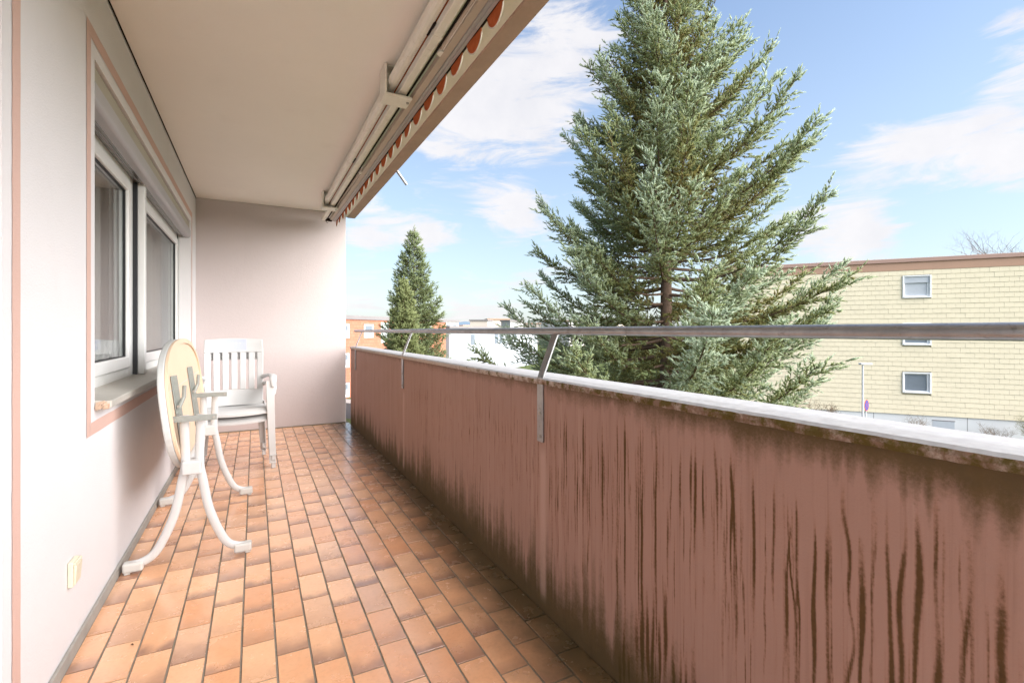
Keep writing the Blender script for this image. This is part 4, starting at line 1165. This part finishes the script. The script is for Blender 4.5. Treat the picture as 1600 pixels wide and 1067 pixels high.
# bare trees and shrubs ------------------------------------------------------
def bare_tree(name, base, h, spread, r0, levels, nkids, seed, mat, label, cat='tree', stems=1, group=None, sides=5):
    q = random.Random(seed); root = empty(name, base); tag(root, label, cat, group)
    tr = MB(); tw = MB()
    def grow(p, d, L, r_, lev):
        pts = [p]; dd = d.copy(); n = 4
        for i in range(n):
            dd = (dd + Vector((q.uniform(-.22, .22), q.uniform(-.22, .22), q.uniform(-.06, .16)))).normalized(); pts.append(pts[-1] + dd * L / n)
        (tr if lev < 2 else tw).tube([tuple(x) for x in pts], [r_ * (1 - .45 * i / n) for i in range(n + 1)], sides if lev < 2 else 3, cap=False)
        if lev >= levels: return
        for k in range(nkids + (1 if lev == 0 else 0)):
            f = q.uniform(.45, 1.0) if lev else q.uniform(.55, 1.0)
            i = min(n - 1, int(f * n)); b = pts[i].lerp(pts[i+1], f * n - i)
            ax = Vector((q.uniform(-1, 1), q.uniform(-1, 1), q.uniform(-.25, .55))).normalized()
            nd = (dd * (1.0 - spread * .35) + ax * spread).normalized()
            grow(b, nd, L * q.uniform(.52, .78), r_ * .52, lev + 1)
    for s_ in range(stems):
        d = Vector((q.uniform(-.5, .5), q.uniform(-.5, .5), 1)).normalized() if stems > 1 else Vector((q.uniform(-.1, .1), q.uniform(-.1, .1), 1)).normalized()
        grow(Vector((q.uniform(-.1, .1), q.uniform(-.1, .1), 0)), d, h * .42, r0, 0)
    tr.build('trunk', mat, root, smooth=True); tw.build('crown', mat, root)
    return root
bare_tree('bare_tree', dk(1290, 22.5), 3.7, .85, .075, 5, 3, 21, M['twig'], 'small leafless brown tree in front of the yellow block beside the lamp', stems=3)
bare_tree('bare_tree', dk(1513, 58), 19.5, .75, .22, 6, 3, 31, M['twig_far'], 'leafless crown just rising above the yellow block roof, left one', group='bare trees behind the yellow block')
bare_tree('bare_tree', dk(1612, 55), 19.5, .75, .22, 5, 3, 32, M['twig_far'], 'leafless crown above the yellow block roof, right one at the picture edge', group='bare trees behind the yellow block')
bare_tree('bare_shrub', yloc(-.3, -1.0, GZ), 2.0, .8, .02, 4, 3, 41, M['twig'], 'thin leafless shrub at the white plinth left of the cellar window', 'shrub', stems=4, group='shrubs along the plinth')
bare_tree('bare_shrub', yloc(3.1, -1.0, GZ), 1.7, .8, .02, 4, 3, 42, M['twig'], 'low leafless shrub at the white plinth right of the cellar window', 'shrub', stems=5, group='shrubs along the plinth')
bare_tree('bare_shrub', yloc(4.75, -1.3, GZ), 2.3, .8, .025, 5, 3, 43, simple('olive_twigs', (.24, .22, .10), .95, .1, var=.3), 'bushy olive shrub before the plinth at the right picture edge', 'shrub', stems=7, group='shrubs along the plinth')

# yellow block --------------------------------------------------------------------
yb = empty('apartment_block', yloc(0, 0, GZ), yr); tag(yb, 'yellow shingled flat-roofed apartment block with brown roof edge', 'building')
G0 = -GZ
YX0, YX1 = -9.6, 16.0
ZTOP, ZBOT = 4.58 + G0, -3.70 + G0
wins = []
for zc0, zc1 in ((2.99, 4.28), (.28, 1.55), (-2.46, -1.27)):
    for xc in (.0, 9.4): wins.append((xc - .65, xc + .66, zc0 + G0, zc1 + G0))
mm = MB(); mm.box(YX0 + .05, YX1, .06, 12, ZBOT + .003, ZTOP); mm.build('wall', M['ywall'], yb)
mm = MB().box(YX0 + .06, YX1 - .01, .04, 11.99, 0, ZBOT); mm.build('plinth', M['plinth'], yb)
mm = MB()
for x in (-6.2, -2.0, 2.25, 6.5): mm.box(x - .012, x + .012, .037, .05, .1, ZBOT - .02)
mm.build('plinth_joint', M['greyroof'], yb)
mm = MB().box(YX0 - .02, YX1 + .02, -.03, 12.04, ZTOP + .001, 5.05 + G0); mm.build('fascia', M['fascia'], yb, bevel=.01)
mm = MB().box(YX0 - .08, YX1 + .08, -.10, 12.1, 5.05 + G0, 5.28 + G0); mm.build('roof_cap', M['rcap'], yb, bevel=.015)
vn = MB().tube([(-1.43, 3, 5.28 + G0), (-1.43, 3, 5.50 + G0)], .10, 10).build('roof_vent', M['greyroof'], yb)
MB().tube([(-1.43, 3, 5.50 + G0), (-1.43, 3, 5.56 + G0), (-1.43, 3, 5.58 + G0)], [.26, .26, .10], 12).build('vent_cowl', M['greyroof'], vn)
SW, SH = .405, .2763
rows = int(round((ZTOP - ZBOT) / SH))
sm = bpy.data.meshes.new('shingle')
w, h = SW - .006, SH + .018
sm.from_pydata([(0, -.024, 0), (w, -.024, 0), (w, -.006, h), (0, -.006, h), (0, -.016, 0), (w, -.016, 0), (w, .006, h), (0, .006, h)], [], [(0,1,2,3), (0,4,5,1), (0,3,7,4), (1,5,6,2), (4,7,6,5), (3,2,6,7)])
sm.materials.append(M['shingle'])
sh = []
for j in range(rows):
    z = ZBOT + j * SH; x = YX0 + (-(j % 2) * SW / 2)
    while x < YX1:
        a0, a1 = max(x, YX0), min(x + SW, YX1)
        if a1 - a0 > .03: sh.append((a0, a1 - .006, z))
        x += SW
def cut(a0, a1, z):
    """split a shingle around windows: returns the x-ranges left and z offset"""
    out = [(a0, a1)]
    for (x0, x1, z0, z1) in wins:
        if z + SH * .55 < z0 - .04 or z + SH * .45 > z1 + .04: continue
        nxt = []
        for p, q_ in out:
            if q_ <= x0 or p >= x1: nxt.append((p, q_)); continue
            if p < x0 - .02: nxt.append((p, x0 - .002))
            if q_ > x1 + .02: nxt.append((x1 + .002, q_))
        out = nxt
    return out
pieces = []
for a0, a1, z in sh:
    for p, q_ in cut(a0, a1, z):
        c = yloc((p + q_) / 2, 0, z - G0); d = c.x * sa + c.y * ca
        vis = 0
        if d > 1:
            px = 800 + 761 * (c.x * ca - c.y * sa) / d
            py = 517 + 761 * (EYE - c.z) / d
            if 1240 < px < 1598 and not (500 < py < 534) and py < 655 + (px - 1400) * .055: vis = (q_ - p) / d ** 2
        pieces.append((vis, p, q_, z))
pieces.sort(key=lambda t: -t[0])
mm = MB()
for i, (vis, p, q_, z) in enumerate(pieces):
    dz = rng.uniform(-.004, .004); dy = rng.uniform(-.004, .002)
    if i < 300 and vis > 0:
        o = bpy.data.objects.new('shingle', sm); COL.objects.link(o); o.parent = yb; o.location = (p, dy, z + dz); o.scale.x = (q_ - p) / w
    else:
        f_ = (q_ - p); mm.add([(p, -.024 + dy, z + dz), (p + f_, -.024 + dy, z + dz), (p + f_, -.006 + dy, z + h + dz), (p, -.006 + dy, z + h + dz), (p, -.016 + dy, z + dz), (p + f_, -.016 + dy, z + dz), (p + f_, .006 + dy, z + h + dz), (p, .006 + dy, z + h + dz)],
                              [(0,1,2,3), (0,4,5,1), (0,3,7,4), (1,5,6,2), (4,7,6,5), (3,2,6,7)])
mm.build('shingle_cladding', M['shingle'], yb, kind='stuff')
for i, (x0, x1, z0, z1) in enumerate(wins):
    wd = MB(); fw = .07
    # surround with deep reveal
    wd.box(x0, x0 + fw, -.07, .058, z0, z1); wd.box(x1 - fw, x1, -.07, .058, z0, z1); wd.box(x0 + fw, x1 - fw, -.07, .058, z1 - fw, z1); wd.box(x0 + fw, x1 - fw, -.09, .058, z0, z0 + fw * 1.2)
    wo_ = wd.build('window', M['white'], yb, bevel=.008)
    fr = MB(); a0, a1, c0, c1 = x0 + fw + .001, x1 - fw - .001, z0 + fw * 1.2 + .001, z1 - fw - .001
    fr.box(a0, a0 + .05, .02, .055, c0, c1); fr.box(a1 - .11, a1, .02, .055, c0, c1); fr.box(a0 + .05, a1 - .11, .02, .055, c0, c0 + .05); fr.box(a0 + .05, a1 - .11, .02, .055, c1 - .05, c1)
    fr.build('frame', M['white'], wo_)
    MB().box(a0 + .05, a1 - .11, .045, .054, c0 + .05, c1 - .05).build('pane', M['farblind'] if z0 > 7 else M['farglass'], wo_)
    if z0 > 7: MB().box(a0 + .002, a1 - .002, -.02, .018, c1 - .36, c1 - .002).build('roller_blind', M['farblind'], wo_, bevel=.006)
for x in (.75, 8.0):
    cw = MB(); z0, z1 = -4.62 + G0, -3.97 + G0
    cw.box(x, x + .95, .030, .0395, z0, z1); cw = cw.build('cellar_window', M['farblind'], yb)
    MB().box(x - .03, x + .98, .015, .0395, z1 + .001, z1 + .04).build('lintel', M['greyroof'], cw)

# red tiled block --------------------------------------------------------------------
ra = math.atan2(.638, .77)
rbk = empty('tiled_block', (7.507, 47.49, GZ), ra); tag(rbk, 'red tile-clad apartment block with grey flat roof edge behind the slim spruce', 'building')
rw = []
for zc0, zc1 in ((.42, 1.73), (-2.33, -1.01), (-5.10, -3.78)):
    for x in (-6.0, -.95, 2.57, 9.2, 13.5): rw.append((x, x + 1.42, zc0 + G0, zc1 + G0))
MB().box(-14, 18.4, 0, 11, 0, 2.18 + G0).build('wall', M['redclad'], rbk)
MB().box(-14.1, 18.5, -.10, 11.1, 2.181 + G0, 2.58 + G0).build('roof_edge', M['greyroof'], rbk, bevel=.02)
for (x0, x1, z0, z1) in rw:
    f_ = .16; wd = MB(); wd.box(x0, x0 + .13, -.05, -.001, z0, z1); wd.box(x1 - .2, x1, -.05, -.001, z0, z1); wd.box(x0 + .13, x1 - .2, -.05, -.001, z1 - .12, z1); wd.box(x0 + .13, x1 - .2, -.07, -.001, z0, z0 + .22)
    wo_ = wd.build('window', M['white'], rbk, bevel=.01)
    MB().box(x0 + .13, x1 - .2, -.03, -.002, z0 + .22, z1 - .12).build('pane', M['farblind'], wo_)
    MB().box(x0 + .131, x1 - .201, -.042, -.031, z1 - .12 - .45, z1 - .121).build('open_gap', M['farglass'], wo_)
    MB().box(x0 - .05, x1 + .05, -.06, -.001, z1 + .001, z1 + .07).build('lintel', M['greyroof'], wo_)
for k in range(4):
    for j in range(3):
        MB().box(5.2 + k * .34, 5.2 + k * .34 + .325, -.03, -.001, G0 - .15 + j * .72, G0 - .15 + j * .72 + .70).build('panel', M['greenpanel'], rbk, bevel=.01)

# white block and the far town ---------------------------------------------------------
wbk = empty('white_block', (dk(702, 63)[0], dk(702, 63)[1], GZ), ra); tag(wbk, 'plain white rendered building right of the red block', 'building')
MB().box(0, 34, 0, 12, 0, 1.45 + G0).build('wall', M['whitewall'], wbk)
MB().box(-.15, 34.15, -.15, 12.1, 1.451 + G0, 1.75 + G0).build('roof_edge', M['greyroof'], wbk, bevel=.02)
for i, x in enumerate((6.1, 14.2, 16.0, 22.0)):
    for z0 in (-.9,):
        wd = MB(); wd.box(x, x + 1.1, -.06, -.001, z0 + G0, z0 + 1.5 + G0); w_ = wd.build('window', M['farglass'], wbk)
        MB().box(x - .1, x + 1.2, -.10, -.061, z0 + G0 - .12, z0 + G0 - .001).build('sill', M['white'], w_)
far = [(668, 150, 16, 3.6, 'beige2'), (722, 240, 12, 2.9, 'beige'), (752, 170, 9, 4.2, 'beige'), (776, 190, 12, 5.2, 'beige'), (800, 160, 7, 3.8, 'beige2'), (880, 210, 16, 5.0, 'beige2'), (940, 260, 22, 4.5, 'beige'), (845, 230, 15, 4.0, 'beige')]
for i, (px, d, w, zt, mt) in enumerate(far):
    p = dk(px, d); o = empty('town_house', p, R(20 + 17 * i)); lab = ['grey house on the skyline just right of the slim spruce', 'small beige house on the skyline before the blue hill', 'beige flat house on the skyline right of the hill', 'wide beige block on the skyline beside the spruce branches', 'narrow grey house on the skyline behind spruce twigs', 'pale grey block on the skyline behind the big spruce', 'long beige block far behind the big spruce', 'beige block on the skyline between the spruce branches'][i]
    tag(o, lab, 'house', 'houses of the far town')
    zt *= .8
    MB().box(-w/2, w/2, -w/3, w/3, 0, zt + BZ).build('wall', M[mt], o)
    MB().box(-w/2 - .3, w/2 + .3, -w/3 - .3, w/3 + .3, zt + BZ + .01, zt + BZ + .5).build('roof', M['fascia'] if i % 2 else M['greyroof'], o)
    for k in range(int(w // 2.6)):
        for l in range(2): MB().box(-w/2 + .7 + k * 2.6, -w/2 + 2.0 + k * 2.6, -w/3 - .06, -w/3 - .01, zt + BZ - 2.3 - 2.9 * l, zt + BZ - .9 - 2.9 * l).build('window', M['farglass'], o)
vs = []; fs = []; n = 90
hc = math.atan2(dk(735, 1)[1], dk(735, 1)[0])
for i in range(n + 1):
    t = (i / n - .5) * 2.6; a_ = hc - .25 + t; hh = 12 + 9 * math.exp(-((t - .25) / .03) ** 2) + 8 * math.sin(i * .7) * .3 + 4 * math.sin(i * .23 + 1)
    for rr_, z_ in ((1150, GZ - 2), (1290, GZ + 8 + hh), (1420, GZ - 3)): vs.append((rr_ * math.cos(a_), rr_ * math.sin(a_), z_))
for i in range(n):
    for q_ in (0, 1): fs.append((3*i+q_, 3*i+q_+1, 3*i+q_+4, 3*i+q_+3))
MB().add(vs, fs).build('hills', M['hill'], kind='structure', smooth=True)

# street lamp and parking sign -------------------------------------------------------------
lp = dk(1348, 23.5); ZL = EYE + (517 - 568) / 761 * 23.5 - GZ
la = empty('street_lamp', lp, R(-YAW)); tag(la, 'white street lamp with flat head in front of the yellow block', 'lamp')
MB().tube([(0, 0, 0), (0, 0, .8), (0, 0, .82), (0, 0, ZL - .05)], [.062, .062, .048, .038], 12).build('post', M['lamp'], la, smooth=True)
hd = MB().add([(-.14, -.11, ZL - .05), (.40, -.09, ZL - .05), (.40, .09, ZL - .05), (-.14, .11, ZL - .05), (-.14, -.11, ZL + .03), (.42, -.08, ZL + .01), (.42, .08, ZL + .01), (-.14, .11, ZL + .03)],
              [(0,3,2,1),(4,5,6,7),(0,1,5,4),(1,2,6,5),(2,3,7,6),(3,0,4,7)])
hd.build('lamp_head', M['lamp'], la, bevel=.015)
sgn = empty('parking_sign', dk(1352.5, 22.9), R(8)); tag(sgn, 'round blue and red no-stopping sign on a thin post beside the street lamp', 'sign')
zs_ = EYE + (517 - 633) / 761 * 22.9 - GZ
MB().tube([(0, 0, 0), (0, 0, zs_ + .2)], .03, 10).build('post', M['lamp'], sgn, smooth=True)
def disc(r_, y0, y1): return MB().tube([(0, y0, zs_), (0, y1, zs_)], r_, 28)
dsc = disc(.26, -.035, -.047).build('disc', M['sign_red'], sgn)
disc(.232, -.0475, -.050).build('field', M['sign_blue'], dsc)
for s_ in (-1, 1):
    mm = MB(); c_, n_ = math.cos(R(45)), math.sin(R(45)) * s_
    L, W_ = .225, .010
    mm.add([(c_ * L * a_ - n_ * W_ * b_, y_, zs_ + n_ * L * a_ + c_ * W_ * b_) for y_ in (-.0505 - .001 * (s_ > 0), -.053 - .001 * (s_ > 0)) for a_, b_ in ((-1, -1), (1, -1), (1, 1), (-1, 1))], [(0,1,2,3),(7,6,5,4),(0,4,5,1),(1,5,6,2),(2,6,7,3),(3,7,4,0)])
    mm.build('cross_bar', M['sign_red'], dsc)

# crumbs of dry leaves and grit lying on the tiles
q = random.Random(77); mm = MB()
for i in range(110):
    if i < 45: x, y = q.uniform(-.45, .1), q.uniform(4.2, 6.0)
    elif i < 90: x, y = XP - abs(q.gauss(.0, .06)) - .006, q.uniform(.6, 6.0)
    else: x, y = q.uniform(-.5, .9), q.uniform(1.2, 5.8)
    r_ = q.uniform(.002, .007); a_ = q.uniform(0, 6.28); e_ = q.uniform(.35, .8); c_, s_ = math.cos(a_), math.sin(a_)
    P4 = [(r_, 0, .0012), (0, r_ * e_, .0035), (-r_, 0, .0012), (0, -r_ * e_, .0030), (0, 0, .0055)]
    mm.add([(x + c_ * u - s_ * v, y + s_ * u + c_ * v, z) for u, v, z in P4], [(0, 1, 4), (1, 2, 4), (2, 3, 4), (3, 0, 4)])
lit = mm.build('leaf_litter', simple('dry_leaf', (.085, .050, .028), .9, .1, var=.4, vscale=60), kind='stuff')
lit['label'] = 'brown crumbs of dry leaves scattered on the tiles'; lit['category'] = 'litter'
